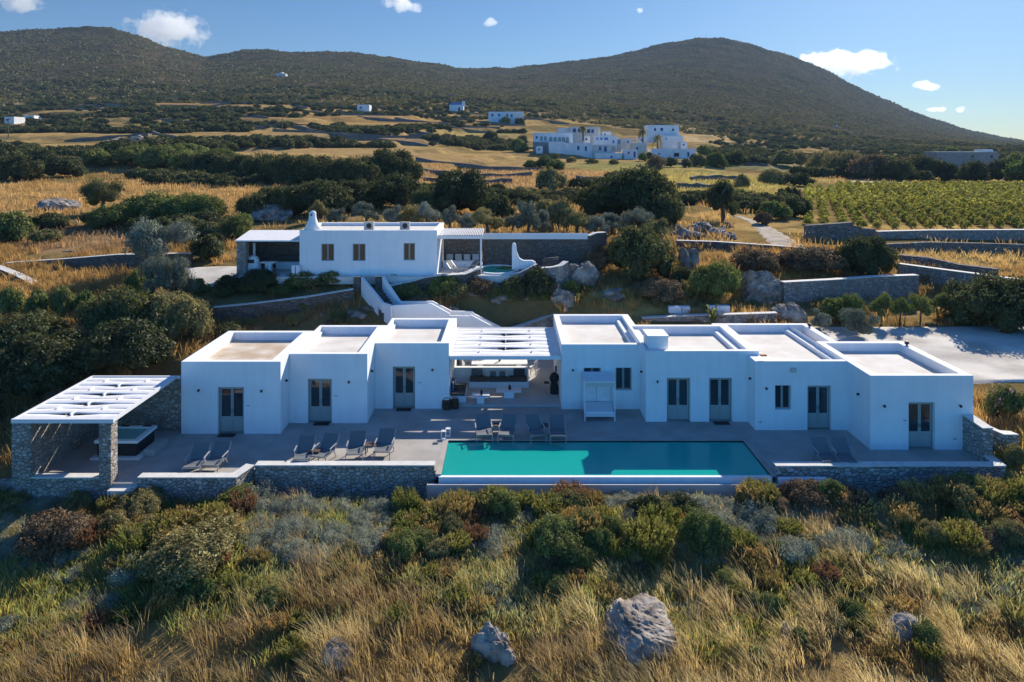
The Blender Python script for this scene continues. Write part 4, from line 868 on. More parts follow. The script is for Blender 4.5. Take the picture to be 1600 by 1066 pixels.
# ------------------------------------------------------------------ vegetation
def leaf_cloud(seed, n, lobes, size, aspect=.5, shell=.35, droop=0., flat=.35, tint=.35, zmin=0.):
    """leaf-sized quads spread through a set of lobes (cx,cy,cz,rx,ry,rz)"""
    g = np.random.default_rng(seed); L = np.array(lobes, float); wgt = (L[:,3]*L[:,4]*L[:,5])**.66; k = g.choice(len(L), n, p=wgt/wgt.sum())
    d = g.normal(size=(n, 3)); d /= np.linalg.norm(d, axis=1)[:, None]; d[:, 2] = np.where(d[:, 2] < -.3, -d[:, 2], d[:, 2])
    lump = .5+1.0*fbm(d[:,0]*3.4+k*3.1+seed, d[:,1]*3.4+d[:,2]*2.9, 4, seed)
    r = (1-shell*g.random(n)**1.6)*lump; P = L[k, :3]+d*L[k, 3:]*r[:, None]
    P[:, 2] = np.maximum(P[:, 2], zmin+.02*g.random(n))
    nrm = d*(1-flat)+g.normal(size=(n, 3))*.55+np.array([0, 0, flat]); nrm /= np.linalg.norm(nrm, axis=1)[:, None]
    t = np.cross(nrm, g.normal(size=(n, 3))); t /= np.linalg.norm(t, axis=1)[:, None]+1e-9; b = np.cross(nrm, t)
    s = size*(.6+.8*g.random(n))[:, None]; t = t*s*.5; b = b*s*.5*aspect; t[:, 2] -= droop*s[:, 0]
    V = np.stack([P-t-b*.5, P-b*.1+t*.1-b, P+t, P+b], 1).reshape(-1, 3)
    c = 1+tint*(g.random(n)-.5)*2; hue = 1+.18*(g.random(n)-.5); lt = .85+.3*hsh(k, k*3+seed, seed)
    cl = .45+1.1*fbm(P[:,0]*4.5+seed, P[:,1]*4.5+P[:,2]*4, 3, seed+2); lt = lt*cl; C = np.stack([c*hue*lt, c*lt, c/hue*lt], -1); C = np.repeat(C, 4, 0)
    return V, np.arange(n*4).reshape(-1, 4), np.clip(C, .2, 2)
def core(lobes, f=.62, seed=0):                     # rough inner mass so that the crown is not see-through everywhere
    V = []; Fc = []; o = 0
    for (cx, cy, cz, rx, ry, rz) in lobes:
        n, m = 10, 6; vs = []
        for j in range(m+1):
            ph = math.pi*j/m
            for i in range(n): th = 2*math.pi*i/n; w_ = f*(.88+.24*hsh(np.array(i*7+j), np.array(j*5), seed)); vs.append((cx+rx*w_*math.sin(ph)*math.cos(th), cy+ry*w_*math.sin(ph)*math.sin(th), max(0, cz+rz*w_*math.cos(ph))))
        for j in range(m):
            for i in range(n): a = j*n+i; b_ = j*n+(i+1) % n; Fc.append((o+a, o+b_, o+b_+n, o+a+n))
        V += vs; o += len(vs)
    return np.array(V), np.array(Fc), np.ones((len(V), 3))*.8
def join(parts):
    V = []; Fc = []; C = []; o = 0
    for v, f, c in parts: V.append(v); Fc.append(f+o); C.append(c); o += len(v)
    return np.concatenate(V), np.concatenate(Fc), np.concatenate(C)
def lobes_mound(seed, n=9, flat=.62):
    r = random.Random(seed); out = [(0, 0, .42, .62, .62, .5)]
    for i in range(n): a = 2*math.pi*i/n+r.uniform(-.3, .3); q = r.uniform(.4, .68); s = r.uniform(.28, .42); out.append((q*math.cos(a), q*math.sin(a), r.uniform(.22, .5), s, s, s*r.uniform(.75, 1.1)))
    for i in range(3): s = r.uniform(.25, .36); out.append((r.uniform(-.4, .4), r.uniform(-.4, .4), r.uniform(.55, .72), s, s, s*.8))
    return out
def lobes_crown(seed, n=12):
    r = random.Random(seed); out = []
    for i in range(n): a = 2*math.pi*i/n*1.6+r.uniform(-.4, .4); q = r.uniform(.15, .68); s = r.uniform(.26, .40); out.append((q*math.cos(a), q*math.sin(a), r.uniform(.28, .80), s, s, s*.7))
    return out
PROTO = {}
def proto(kind, lod, i):
    key = (kind, lod, i)
    if key in PROTO: return PROTO[key]
    seed = 11+i*17+len(kind)*5+lod; nl = {0: 15000, 1: 5500, 2: 1200}[lod]; sz = {0: .058, 1: .095, 2: .20}[lod]
    if kind == 'olive': P = [leaf_cloud(seed, nl, lobes_crown(seed), sz*.95, .3, .6, tint=.3, flat=.1), core(lobes_crown(seed), .5)]
    elif kind in ('maquis', 'green', 'khaki', 'brownbush', 'lime'):
        lb = lobes_mound(seed); P = [leaf_cloud(seed, nl, lb, sz, .55, .3, tint=.4), core(lb, .58, seed)]
    elif kind == 'cushionplant':
        r_ = random.Random(seed); lb = [(r_.uniform(-.6,.6), r_.uniform(-.6,.6), .05, s_, s_, s_*r_.uniform(.8,1.3)) for s_ in [r_.uniform(.22,.45) for _ in range(11)]]+[(0,0,0,.6,.6,.6)]; P = [leaf_cloud(seed, nl, lb, sz*.9, .35, .4, tint=.5, flat=.1), core(lb, .7, seed)]
    elif kind == 'herb':
        q = np.random.default_rng(seed); ns = {0: 300, 1: 150, 2: 50}[lod]; a = q.uniform(0, 6.28, ns); o = .75*np.sqrt(q.random(ns)); L = q.uniform(.55, 1.1, ns)*(1-.45*o); k = {0: 34, 1: 24, 2: 12}[lod]
        t = (np.arange(k)+.5)/k; tt = np.tile(t, ns); A = np.repeat(a, k); O = np.repeat(o, k); LL = np.repeat(L, k); le = .35+.5*O
        P0 = np.stack([O*np.cos(A)*.75+np.cos(A)*tt*LL*le*.7-.25*tt**2*LL, O*np.sin(A)*.75+np.sin(A)*tt*LL*le*.7, tt*LL], -1); n_ = len(P0); dd = np.stack([np.cos(A)*le-.3*tt, np.sin(A)*le, np.ones(n_)*1.1], -1)+q.normal(size=(n_, 3))*.55; dd /= np.linalg.norm(dd, axis=1)[:, None]
        sd_ = np.cross(dd, q.normal(size=(n_, 3))); sd_ /= np.linalg.norm(sd_, axis=1)[:, None]; sl_ = {0: .10, 1: .15, 2: .24}[lod]*q.uniform(.6, 1.3, n_)[:, None]
        V = np.stack([P0-sd_*sl_*.12, P0+dd*sl_*.5-sd_*sl_*.26, P0+dd*sl_, P0+dd*sl_*.5+sd_*sl_*.26], 1).reshape(-1, 3); c_ = (np.repeat(q.uniform(.6, 1.5, ns), k)*q.uniform(.75, 1.25, n_))[:, None]*np.ones(3); tip_ = (tt > .72)[:, None]; c_ = np.where(tip_, c_*np.array([1.5, 1.2, 1.1]), c_)
        P = [(V, np.arange(n_*4).reshape(-1, 4), np.repeat(c_, 4, 0))]
    V, Fc, C = join(P); PROTO[key] = (V, Fc, C); return PROTO[key]
MESH = {}
def proto_mesh(kind, lod, i, m=None):
    m = m or kind; key = (kind, lod, i, m)
    if key not in MESH:
        V, Fc, C = proto(kind, lod, i); o = mesh_np('foliage', V, Fc, M[m], C); MESH[key] = o.data; bpy.data.objects.remove(o)
    return MESH[key]
NB = [0]
def shrub(x, y, w_, h, kind, label, group=None, name='shrub', lod=None, z=None, cat='shrub', m=None):
    """one shrub standing on the ground: w_, h in metres"""
    NB[0] += 1; i = NB[0] % 3; D = max(y, 8)
    if lod is None: pxw = w_*F/D; lod = 0 if pxw > 75 else 1 if pxw > 26 else 2
    if name == 'shrub': name = {'maquis': 'evergreen_shrub', 'green': 'green_shrub', 'lime': 'bright_shrub', 'khaki': 'olive_brown_shrub', 'brownbush': 'dry_shrub', 'cushionplant': 'cushion_shrub', 'olive': 'silvery_shrub'}[kind]
    if D < 30: name = name.replace('shrub', 'herb_clump' if kind in ('green', 'khaki', 'lime') else 'shrub')
    if D < 30 and kind in ('green', 'khaki', 'brownbush', 'lime') and random.random() < .62: m = m or kind; kind = 'herb'
    o = bpy.data.objects.new(name, proto_mesh(kind, lod, i, m)); COL.objects.link(o)
    o.location = (x, y, (zs(x, y) if z is None else z)-.06*h); o.scale = (w_/2, w_/2*random.uniform(.8, 1.), h); o.rotation_euler = (0, 0, random.uniform(0, 6.28))
    return tag(o, label, cat, group)
def sh_px(u, v, wpx, hpx, kind, label, group=None, **k):
    """shrub whose foot is seen at photo point (u, v)"""
    x, y, z = hit(u, v); y2 = y+.25*wpx*y/F; x2 = px(u, y2); return shrub(x2, y2, wpx*y/F*1.06, hpx*y/F*1.08, kind, label, group, **k)
def trunk_mb(h, r, seed, lean=.12, limbs=4):
    q = random.Random(seed); m = MB(); top = (q.uniform(-lean, lean)*h, q.uniform(-lean, lean)*h, h*.55)
    m.tube([(0,0,-.3), (top[0]*.3, top[1]*.3, h*.25), top], [r*1.25, r, r*.75], 8)
    for i in range(limbs): a = 2*math.pi*i/limbs+q.uniform(-.5, .5); e = (top[0]+math.cos(a)*h*.38, top[1]+math.sin(a)*h*.38, h*q.uniform(.75, .95)); mid = tuple((a_+b_)/2+q.uniform(-.05, .05)*h for a_, b_ in zip(top, e)); m.tube([top, mid, e], [r*.6, r*.42, r*.15], 6)
    return m
TRM = {}
def tree(x, y, w_, h, kind, label, group=None, name='tree', tr=.1, z=None, lift=.0):
    NB[0] += 1; i = NB[0] % 3; z = zs(x, y) if z is None else z; r = thing(name, label, 'tree', (x, y, z), group)
    pxw = w_*F/y; lod = 0 if pxw > 70 else 1 if pxw > 26 else 2
    tkey = (i, round(tr, 2))
    if tkey not in TRM: o = trunk_mb(1., tr, i).build('trunk', M['bark'], None, smooth=True); TRM[tkey] = o.data; bpy.data.objects.remove(o)
    t_ = bpy.data.objects.new('trunk', TRM[tkey]); COL.objects.link(t_); t_.parent = r; t_.scale = (w_*.6, w_*.6, h)
    kk = kind; 
    c = bpy.data.objects.new('crown', proto_mesh('olive', lod, i, kk)); COL.objects.link(c); c.parent = r; c.scale = (w_/2, w_/2, h); c.rotation_euler = (0, 0, random.uniform(0, 6)); c.location = (0, 0, lift)
    return r
def tr_px(u, v, wpx, hpx, kind, label, group=None, **k):
    x, y, z = hit(u, v); return tree(x, y, wpx*y/F*1.1, hpx*y/F*1.05, kind, label, group, **k)

# thicket left of the hot tub shelter
TH = 'shrubs of the thicket behind the hot tub pergola'
for (x, y, w_, h, kd, lab) in [
 (-20.6,38.5,5.5,3.1,'maquis','large dark shrub at the middle of the left thicket, right behind the pergola'), (-24.2,37.2,5.5,3.2,'maquis','large dark shrub at the left edge of the picture beside the pergola wall'),
 (-18.4,39.2,4.2,2.9,'maquis','dark shrub of the left thicket standing against the villa left corner'), (-22.6,41.8,6.2,3.1,'maquis','broad dark shrub in the second line of the left thicket, left one'),
 (-19.8,42.0,5.0,2.7,'khaki','olive-brown shrub in the second line of the left thicket, right one'), (-16.6,42.6,2.4,1.0,'maquis','small dark shrub at the upper right end of the left thicket'),
 (-20.9,45.2,4.6,2.0,'khaki','brownish twiggy shrub on top of the left thicket below the garden hedge'), (-24.4,45.4,4.0,1.5,'green','green shrub at the upper left of the thicket below the hedge'), (-27.2,40.4,5.0,2.6,'maquis','dark shrub cut by the left picture edge above the pergola'),
 (-21.8,34.9,2.6,1.6,'brownbush','dry golden-brown shrub at the outer side of the pergola left wall'), (-26,33.5,4.5,2.0,'maquis','dark low shrub at the left picture edge level with the pergola roof'), (-19.4,46.0,2.0,1.2,'khaki','small olive-brown shrub right below the small olive tree')]:
    shrub(x, y, w_, h, kd, lab, TH)
# garden hedge and trees at left
for i, (u, v, w_, h, kd, lab) in enumerate([(18,497,48,44,'green','leftmost hedge bush below the driveway, cut by the picture edge'),(58,498,46,44,'green','second hedge bush from the left below the driveway'),(98,496,48,46,'lime','brightest light green hedge bush below the driveway'),
  (134,494,40,38,'green','fourth hedge bush from the left below the driveway'),(166,492,34,30,'brownbush','reddish brown bush at the right end of the hedge'),(217,478,46,56,'green','dark green upright bush left of the small olive tree'),(308,463,40,24,'green','low green bush right of the small olive tree')]):
    sh_px(u, v, w_, h, kd, lab, 'hedge bushes below the driveway')
tr_px(243,428,112,78,'olive','large round silver olive tree behind the driveway, the biggest of the two',tr=.10)
tr_px(264,486,74,78,'olive','small silver olive tree with visible trunk beside the garden wall',tr=.07); tr_px(292,470,34,44,'olive','smallest silver olive tree, right behind the trunked olive',tr=.07)
G2 = 'garden shrubs in front of the upper house'
for (u, v, w_, h, kd, lab) in [(362,462,60,26,'maquis','dark garden shrub in front of the porch, leftmost'),(408,462,72,34,'maquis','dark green garden shrub in front of the porch, middle'),(395,464,56,22,'green','low green shrub just above the slate garden wall, left'),
 (462,456,44,20,'green','low bright shrub above the slate garden wall under the house left corner'),(470,456,60,24,'khaki','russet low shrub in front of the house left corner'),(515,450,62,20,'khaki','yellowish low shrub under the middle window'),(508,452,56,18,'maquis','dark low shrub above the slate wall under the house windows'),(440,468,50,16,'lime','light green creeping shrub on the slate garden wall'),
 (350,468,40,20,'green','spiny green plant beside the white kerb'),(616,440,34,20,'khaki','round golden-green shrub right behind the staircase gate'),(640,474,56,22,'lime','bright yellow-green shrub right of the staircase'),(690,470,56,30,'green','green shrub among the rocks right of the staircase'),
 (712,476,50,30,'khaki','yellowish shrub beside the rocks under the plunge pool'),(790,432,40,12,'green','prickly green plant at the near edge of the plunge pool'),(843,484,50,50,'maquis','tall dark shrub in front of the curved whitewashed wall'),(655,488,50,18,'brownbush','dry brown shrub on the slope under the bollard light'),
 (808,482,50,34,'maquis','dark shrub in the shaded rocks above the patio pergola'),(745,488,60,26,'brownbush','dry reddish shrub among the shaded rocks'),(772,392,36,28,'maquis','dark prickly pear mass against the long slate wall')]:
    sh_px(u, v, w_, h, kd, lab, G2)
G3 = 'shrubs on the slope above the right wing'
for (u, v, w_, h, kd, lab) in [(1003,443,132,84,'maquis','very large round dark shrub in the middle of the slope'),(1118,480,96,66,'green','broad green shrub left of the big pale boulder'),(1066,450,34,30,'maquis','small dark shrub between the two big ones'),(1030,478,90,34,'brownbush','wide dry brown shrub below the very large dark one'),
 (930,425,50,40,'brownbush','dry brown shrub left of the very large dark one'),(1348,440,100,68,'maquis','dark round shrub above the rubble retaining wall'),(1305,505,56,36,'green','first round green shrub behind the third roof, left of the little trees'),(1345,534,72,46,'olive','silvery shrub just behind the right corner roof'),
 (1285,520,44,34,'olive','small silvery shrub beside the low boulder'),(1552,520,150,86,'maquis','huge dark hedge shrub at the right edge behind the parking area'),(1500,500,60,40,'maquis','dark shrub at the left end of the huge hedge'),(1630,528,130,90,'maquis','dark hedge shrub running out of the picture at right'),
 (1568,655,62,48,'green','oleander bush with pink flowers beside the villa right corner'),(1212,345,60,30,'green','round green shrub left of the vineyard corner, nearer'),(1243,340,56,34,'maquis','dark round shrub at the vineyard corner'),(1192,352,30,22,'brownbush','brownish shrub beside the dirt path'),
 (1265,432,120,40,'brownbush','large mass of dry golden shrubs above the retaining wall'),(1185,430,90,34,'brownbush','dry golden shrub mass between boulder and dirt path')]:
    sh_px(u, v, w_, h, kd, lab, G3)
tag_ = 0; fl = [o for o in COL.objects if o.get('label', '').startswith('oleander')][0]
Vf, Ff, Cf = leaf_cloud(5, 260, lobes_mound(3), .09, .9, .08, tint=.2); mesh_np('flowers', Vf, Ff, M['pink'], Cf, parent=fl)['kind'] = 'stuff'
for i, (u, v, h) in enumerate([(1332,505,40),(1378,507,40),(1406,507,38),(1438,505,38),(1466,500,34)]):
    tr_px(u, v, 40, h, 'green', 'little round-crowned tree on a thin trunk, '+['first','second','third','fourth','fifth'][i]+' from the left behind the parking area', 'row of little trees', tr=.05, lift=.25)
# banana-like plant
x, y, z = hit(1113, 505, 44.2); y = 45.9; x = px(1113, y); bn = thing('banana_plant', 'broad-leaved bright green plant poking up behind the right wing roofs', 'plant', (x, y, 2.1))
for i in range(9):
    a = i*2.4; rr = .5+.1*(i % 3); hh = 1.5-.09*i; m_ = MB(); P = [(0,0,.2),(.12*math.cos(a),.12*math.sin(a),hh*.6),(rr*.6*math.cos(a),rr*.6*math.sin(a),hh),(rr*math.cos(a),rr*math.sin(a),hh*.85)]; W_ = [.03,.12,.13,.02]; o_ = (-math.sin(a), math.cos(a))
    for p, w_ in zip(P, W_): m_.v += [(x+p[0]-o_[0]*w_, y+p[1]-o_[1]*w_, 2.1+p[2]), (x+p[0], y+p[1], 2.07+p[2]), (x+p[0]+o_[0]*w_, y+p[1]+o_[1]*w_, 2.1+p[2])]
    for k in range(3): q = k*3; m_.f += [(q, q+1, q+4, q+3), (q+1, q+2, q+5, q+4)]
    ob = m_.build('leaf', M['lime'], bn, smooth=True)
    ca = ob.data.color_attributes.new('tint', 'FLOAT_COLOR', 'POINT'); ca.data.foreach_set('color', [1.0]*(4*len(ob.data.vertices)))
# slope and fields behind the upper house
G4 = 'shrubs behind the upper house'
for (u, v, w_, h, kd, lab) in [(440,340,90,50,'maquis','dark shrub behind the porch roof'),(400,345,80,44,'maquis','dark shrub up the slope behind the porch, left part'),(500,338,120,56,'maquis','dark broad shrub behind the tapered chimney'),(560,330,110,50,'maquis','dark shrub above the roof, left of centre'),
 (620,328,100,58,'maquis','dark shrub above the roof near its right end'),(722,338,130,76,'maquis','largest dark shrub mass above the slatted pergola'),(672,340,80,44,'maquis','dark shrub between the olive trees and the field'),(780,345,60,40,'maquis','dark shrub right of the largest mass'),(862,300,56,38,'khaki','rounded olive-brown shrub in the terraced field'),
 (878,350,60,40,'khaki','yellowish shrub in front of the dark mass'),(852,345,44,34,'khaki','yellow-green shrub among the olives'),(1000,345,140,86,'maquis','very large dark shrub mass right of the terraces'),(1040,352,70,50,'maquis','dark shrub at the right foot of the large mass'),(940,340,90,56,'maquis','dark shrub at the left foot of the large mass'),
 (372,375,56,40,'lime','light green dome shrub left of the porch'),(330,345,50,36,'maquis','dark shrub left of the light green dome'),(296,352,110,48,'green','green shrub mass in front of the dry field, right part'),(235,352,100,50,'green','green shrub mass in front of the dry field, centre'),(180,358,80,36,'green','green shrub mass in front of the dry field, left part'),
 (18,380,70,48,'green','green shrub at the left picture edge above the drive'),(70,382,50,22,'khaki','low greenish shrub in the dry weeds'),(338,392,34,26,'maquis','dark prickly plant left of the porch pier'),(326,410,70,40,'maquis','dark shadowy shrub between the big olive and the porch'),(1160,296,30,24,'khaki','small shrub in the yellow field')]:
    sh_px(u, v, w_, h, kd, lab, G4)
OL = 'olive trees behind the upper house'
for i, (u, v, w_, h) in enumerate([(498,350,32,28),(521,350,32,30),(575,356,62,36),(610,358,50,34),(640,358,62,40),(672,358,40,34),(700,360,56,38),(728,362,44,34),(765,366,52,42),(795,364,44,38),(820,366,54,46),(846,362,40,34),(895,366,60,34),(925,366,66,34),(960,365,60,30),(990,372,70,38),(1020,374,60,34)]):
    tr_px(u+random.uniform(-6, 6), v+random.uniform(-5, 4), w_*random.uniform(.7, 1.2), h*random.uniform(.8, 1.25), 'olive' if i % 4 else 'khaki', 'silvery olive tree in the row behind the upper house, '+['first','second','third','fourth','fifth','sixth','seventh','eighth','ninth','tenth','eleventh','twelfth','thirteenth','fourteenth','fifteenth','sixteenth','last'][i]+' from the left', OL, tr=.07)
tr_px(1131,346,62,60,'maquis','lone round dark tree with short trunk beside the dirt path', tr=.08); tr_px(158,334,76,50,'maquis','lone leaning dark tree standing in the dry grass field', tr=.06)
tr_px(1025,272,40,30,'brownbush','round purplish-brown tree in front of the village', tr=.05)
G5 = 'shrubs along the field edge at left'
for i, (u, v, w_, h, kd) in enumerate([(100,279,88,36,'maquis'),(30,284,80,44,'maquis'),(0,262,60,40,'maquis'),(62,268,70,34,'maquis'),(150,262,60,28,'green'),(182,256,70,34,'maquis'),(215,262,90,34,'green'),(262,266,96,38,'green'),(305,270,90,36,'green'),(332,276,90,42,'maquis'),(372,280,86,40,'maquis'),(410,284,90,46,'maquis'),(445,288,80,48,'maquis'),(482,288,92,48,'maquis'),(520,290,80,44,'maquis'),(556,290,90,46,'maquis'),(605,288,96,58,'maquis'),(640,288,50,40,'maquis'),(575,292,60,36,'maquis'),(240,240,60,24,'maquis'),(290,246,70,22,'green'),(345,252,60,20,'green')]):
    sh_px(u, v, w_, h, kd, ('evergreen shrub in the band between the two dry grass fields, ' if u > 150 and v > 252 else 'evergreen shrub bordering the left fields, ')+ORD[i]+' of the band list from the left' if False else ('evergreen shrub %s, %s' % ('in the band between dry fields' if u > 150 and v > 252 else 'beside the left fields', ['near the left edge', 'left of the lone leaning tree', 'above the lone leaning tree', 'above the big silver olive', 'above the porch', 'above the chimney', 'above the middle window'][min(6, int(u/95))])), G5)
G6 = 'shrubs around the village'
for (u, v, w_, h, kd) in [(868,268,44,20,'green'),(850,262,34,16,'maquis'),(1048,262,24,16,'maquis'),(850,252,16,10,'green'),(868,248,14,9,'green'),(893,254,20,9,'khaki'),(925,256,22,8,'khaki'),(960,257,20,8,'khaki'),(1004,252,18,14,'green'),(1014,250,14,12,'maquis'),(1084,252,14,12,'maquis'),(908,222,14,9,'green'),(1072,262,18,14,'maquis'),(1092,262,24,20,'maquis'),(1180,258,40,14,'maquis'),(1120,262,44,24,'green'),(1150,258,50,22,'maquis'),(810,238,30,22,'green'),(830,262,30,12,'green'),(765,222,26,18,'maquis'),(790,196,20,14,'green'),(812,196,20,12,'maquis'),(1100,244,26,18,'green'),(780,232,26,14,'maquis'),(1210,290,60,26,'khaki'),(1250,292,50,22,'maquis')]:
    sh_px(u, v, w_, h, kd, 'rounded %s shrub %s' % ('green' if kd == 'green' else 'dark' if kd == 'maquis' else 'olive-brown', 'left of the arcaded village house' if u < 832 else 'in front of the arcaded village house' if u < 900 else 'right below the village houses' if u < 1100 else 'in the fields right of the village'), G6)
# reeds
G7 = 'reed clumps beyond the vineyard'
for (u, v, w_, h, kd) in [(1232,262,70,26,'khaki'),(1290,270,70,34,'khaki'),(1325,276,80,42,'khaki'),(1362,280,70,40,'brownbush'),(1400,282,60,34,'maquis'),(1440,282,70,34,'maquis'),(1480,284,60,32,'maquis'),(1520,286,60,34,'maquis'),(1560,286,56,36,'maquis'),(1600,286,60,40,'green'),(1340,262,60,18,'lime'),(1380,262,70,20,'lime'),(1420,264,50,20,'brownbush'),(1590,262,50,24,'lime'),(1450,262,60,20,'brownbush')]:
    sh_px(u, v, w_, h, kd, '%s clump %s' % ({'khaki':'olive-brown reed','brownbush':'purplish brown bushy','maquis':'dark bushy','green':'green bushy','lime':'yellow-green bushy'}[kd], 'beyond the vineyard left corner' if u < 1330 else 'beyond the middle of the vineyard' if u < 1470 else 'beyond the vineyard at the right edge'), G7)
for (u, v, w_, h, lab) in [(1487,251,22,14,'clipped pale green dome bush on the far road side, farther one'),(1494,287,24,16,'clipped pale green dome bush on the far road side, nearer one')]: sh_px(u, v-8, w_, h, 'lime', lab, 'clipped dome bushes')

# procedural scrub over the farmland: the largest as objects, the rest one stuff mesh
def in_field(u, v):
    for (cx, cy, rx, ry, fc) in FIELDS:
        if ((u-cx)/rx)**2+((v-cy)/ry)**2 < (.95 if cy > 228 else .3): return True
    return False
g = np.random.default_rng(4); cand = []
N0 = 22000; Dq = 62*np.exp(g.random(N0)**.8*math.log(620/62)); uq = g.uniform(-60, 1660, N0); Xq = px(uq, Dq); Zq = zt(Xq, Dq); vq = HY-(Zq-CH)*F/Dq; dens = fbm(Xq/45., Dq/16., 4, 81)
for i in range(N0):
    if in_field(uq[i], vq[i]): continue
    if uq[i] > 1235 and 285 < vq[i] < 400: continue
    if uq[i] > 1040 and vq[i] > 335: continue
    if 820 < uq[i] < 1110 and 190 < vq[i] < 262: continue
    if vq[i] > 345 and 360 < uq[i] < 950: continue
    if dens[i] < (.48 if Dq[i] > 165 else .57): continue
    s_ = g.uniform(1.4, 4.0)*(1+.4*(Dq[i] > 160)); cand.append((s_*F/Dq[i], Xq[i], Dq[i], Zq[i], s_, dens[i]))
cand.sort(reverse=True)
KD = ['maquis', 'maquis', 'maquis', 'green', 'khaki']
def farm_zone(c_):
    u = CX+F*c_[1]/c_[2]; v = HY-(c_[3]-CH)*F/c_[2]
    col = ['at the far left', 'left of the upper house', 'above the upper house', 'left of the village', 'around the village', 'right of the village', 'above the vineyard', 'at the far right'][int(np.clip(u/200, 0, 7))]
    return col+(' close behind the house walls' if v > 320 else ' level with the dry fields' if v > 255 else ' on the lower terraces' if v > 200 else ' high under the hills')
for c_ in cand[:110]:
    k_ = KD[int(c_[1]*7+c_[2]*3) % 5]; shrub(c_[1], c_[2], c_[4], c_[4]*g.uniform(.38, .58), k_, 'wild '+('dark', 'dark', 'dark', 'green', 'olive-brown')[int(c_[1]*7+c_[2]*3) % 5]+' shrub '+farm_zone(c_), 'wild shrubs on the farmland', z=c_[3], lod=1 if c_[0] > 30 else 2)
def merge_stuff(items, name, mats, cat, label):
    parts = []
    for (x, y, z, w_, h, kind, i) in items:
        V, Fc, C = proto(kind, 2, i); a = g.uniform(0, 6.28); ca, sa = math.cos(a), math.sin(a)
        k = g.integers(0, 2) if False else 0
        Vn = np.stack([(V[:,0]*ca-V[:,1]*sa)*w_/2+x, (V[:,0]*sa+V[:,1]*ca)*w_/2+y, V[:,2]*h+z-.1*h], -1); parts.append((Vn, Fc, C*g.uniform(.7, 1.35)))
    V, Fc, C = join(parts); return tag(mesh_np(name, V, Fc, mats, C), label, cat, kind='stuff')
merge_stuff([(c_[1], c_[2], c_[3], c_[4], c_[4]*.5, 'maquis', int(c_[1]) % 3) for c_ in cand[110:]], 'distant_scrub', M['maquis'], 'scrub', 'dark scrub dotting the terraced farmland up to the foot of the hills')
# hillside scrub: small leafy clumps
n = 110000; Dh = 430*np.exp(g.random(n)*math.log(2200/430)); uh_ = g.uniform(-100, 1700, n); Xh = px(uh_, Dh); Zh = zt(Xh, Dh); dn = fbm(Xh/40., Dh/70., 4, 91); keep = (dn+g.random(n)*.35 > .58) & (Dh < np.interp(uh_, TC, CRD)+30); Xh, Dh, Zh = Xh[keep], Dh[keep], Zh[keep]; n = len(Xh)
K = 5; Rr = g.uniform(.7, 1.9, n)*np.interp(Dh, [430, 2000], [1, 1.7]); d = g.normal(size=(n, K, 3)); d /= np.linalg.norm(d, axis=2)[..., None]; d[..., 2] = abs(d[..., 2])*.55
P = np.stack([Xh, Dh, Zh-.1], -1)[:, None]+d*Rr[:, None, None]*g.uniform(.4, 1, (n, K, 1)); t1 = g.normal(size=(n, K, 3)); t1 /= np.linalg.norm(t1, axis=2)[..., None]; t2 = np.cross(t1, d+.01); t1 = t1*Rr[:, None, None]*.55; t2 = t2*Rr[:, None, None]*.55
V = np.stack([P-t1-t2, P+t1-t2, P+t1+t2, P-t1+t2], 2).reshape(-1, 3); cc = np.repeat(g.uniform(.7, 1.4, n), K*4)[:, None]*np.array([1.22, .98, .95])
tag(mesh_np('hill_scrub', V, np.arange(len(V)).reshape(-1, 4), M['maquis'], cc), 'low dark scrub covering the hills in the distance', 'scrub', kind='stuff')

# dry stone terrace walls on the farmland
TW = [(int(a_), int(a_+l_), int(v_)) for a_, l_, v_ in zip(np.random.default_rng(5).uniform(60, 720, 26), np.random.default_rng(6).uniform(70, 190, 26), np.linspace(146, 226, 26))]+[(560,640,262),(650,880,264),(655,830,276),(660,800,288),(1060,1200,258),(1080,1170,283),(1060,1140,296),(900,1010,283),(560,700,190),(420,640,178),(400,640,200),(440,620,168),(250,360,168),(230,330,190),(480,640,212),(700,800,205),(1100,1240,243),(1250,1420,245),(1120,1300,252),(760,900,232),(640,690,150),(560,660,146),(400,470,158),(100,220,170),(1290,1440,232)]
for i, (a, b_, v) in enumerate(TW):
    P_ = []
    for k in range(9): u = a+(b_-a)*k/8; x, y, z = hit(u, v+2.5*math.sin(k*.9+i)); P_.append((x, y))
    y0 = np.median([p[1] for p in P_]); P_ = [(px(a+(b_-a)*k/8, y0*(1+.02*math.sin(k*.5+i))), y0*(1+.02*math.sin(k*.5+i))) for k in range(9)]; zq = np.polyval(np.polyfit(range(9), [zs(*p) for p in P_], 2), range(9))
    W_ = [(x, y, zq[k]+.9+.15*math.sin(k*2.3+i)) for k, (x, y) in enumerate(P_)]
    low_wall(W_, (lambda q, W_=W_: W_[q][2]-3.2), 0, .8, 'dry-stone terrace wall line '+['far left','left','above the upper house','left of the village','under the village','right of the village','above the vineyard','far right'][int((a+b_)/2//200)]+(' in the near fields' if v > 250 else ' on the middle terraces' if v > 195 else ' high on the slope'), m='drystone', cap=None, name='dry_stone_wall', group='terrace walls on the farmland')

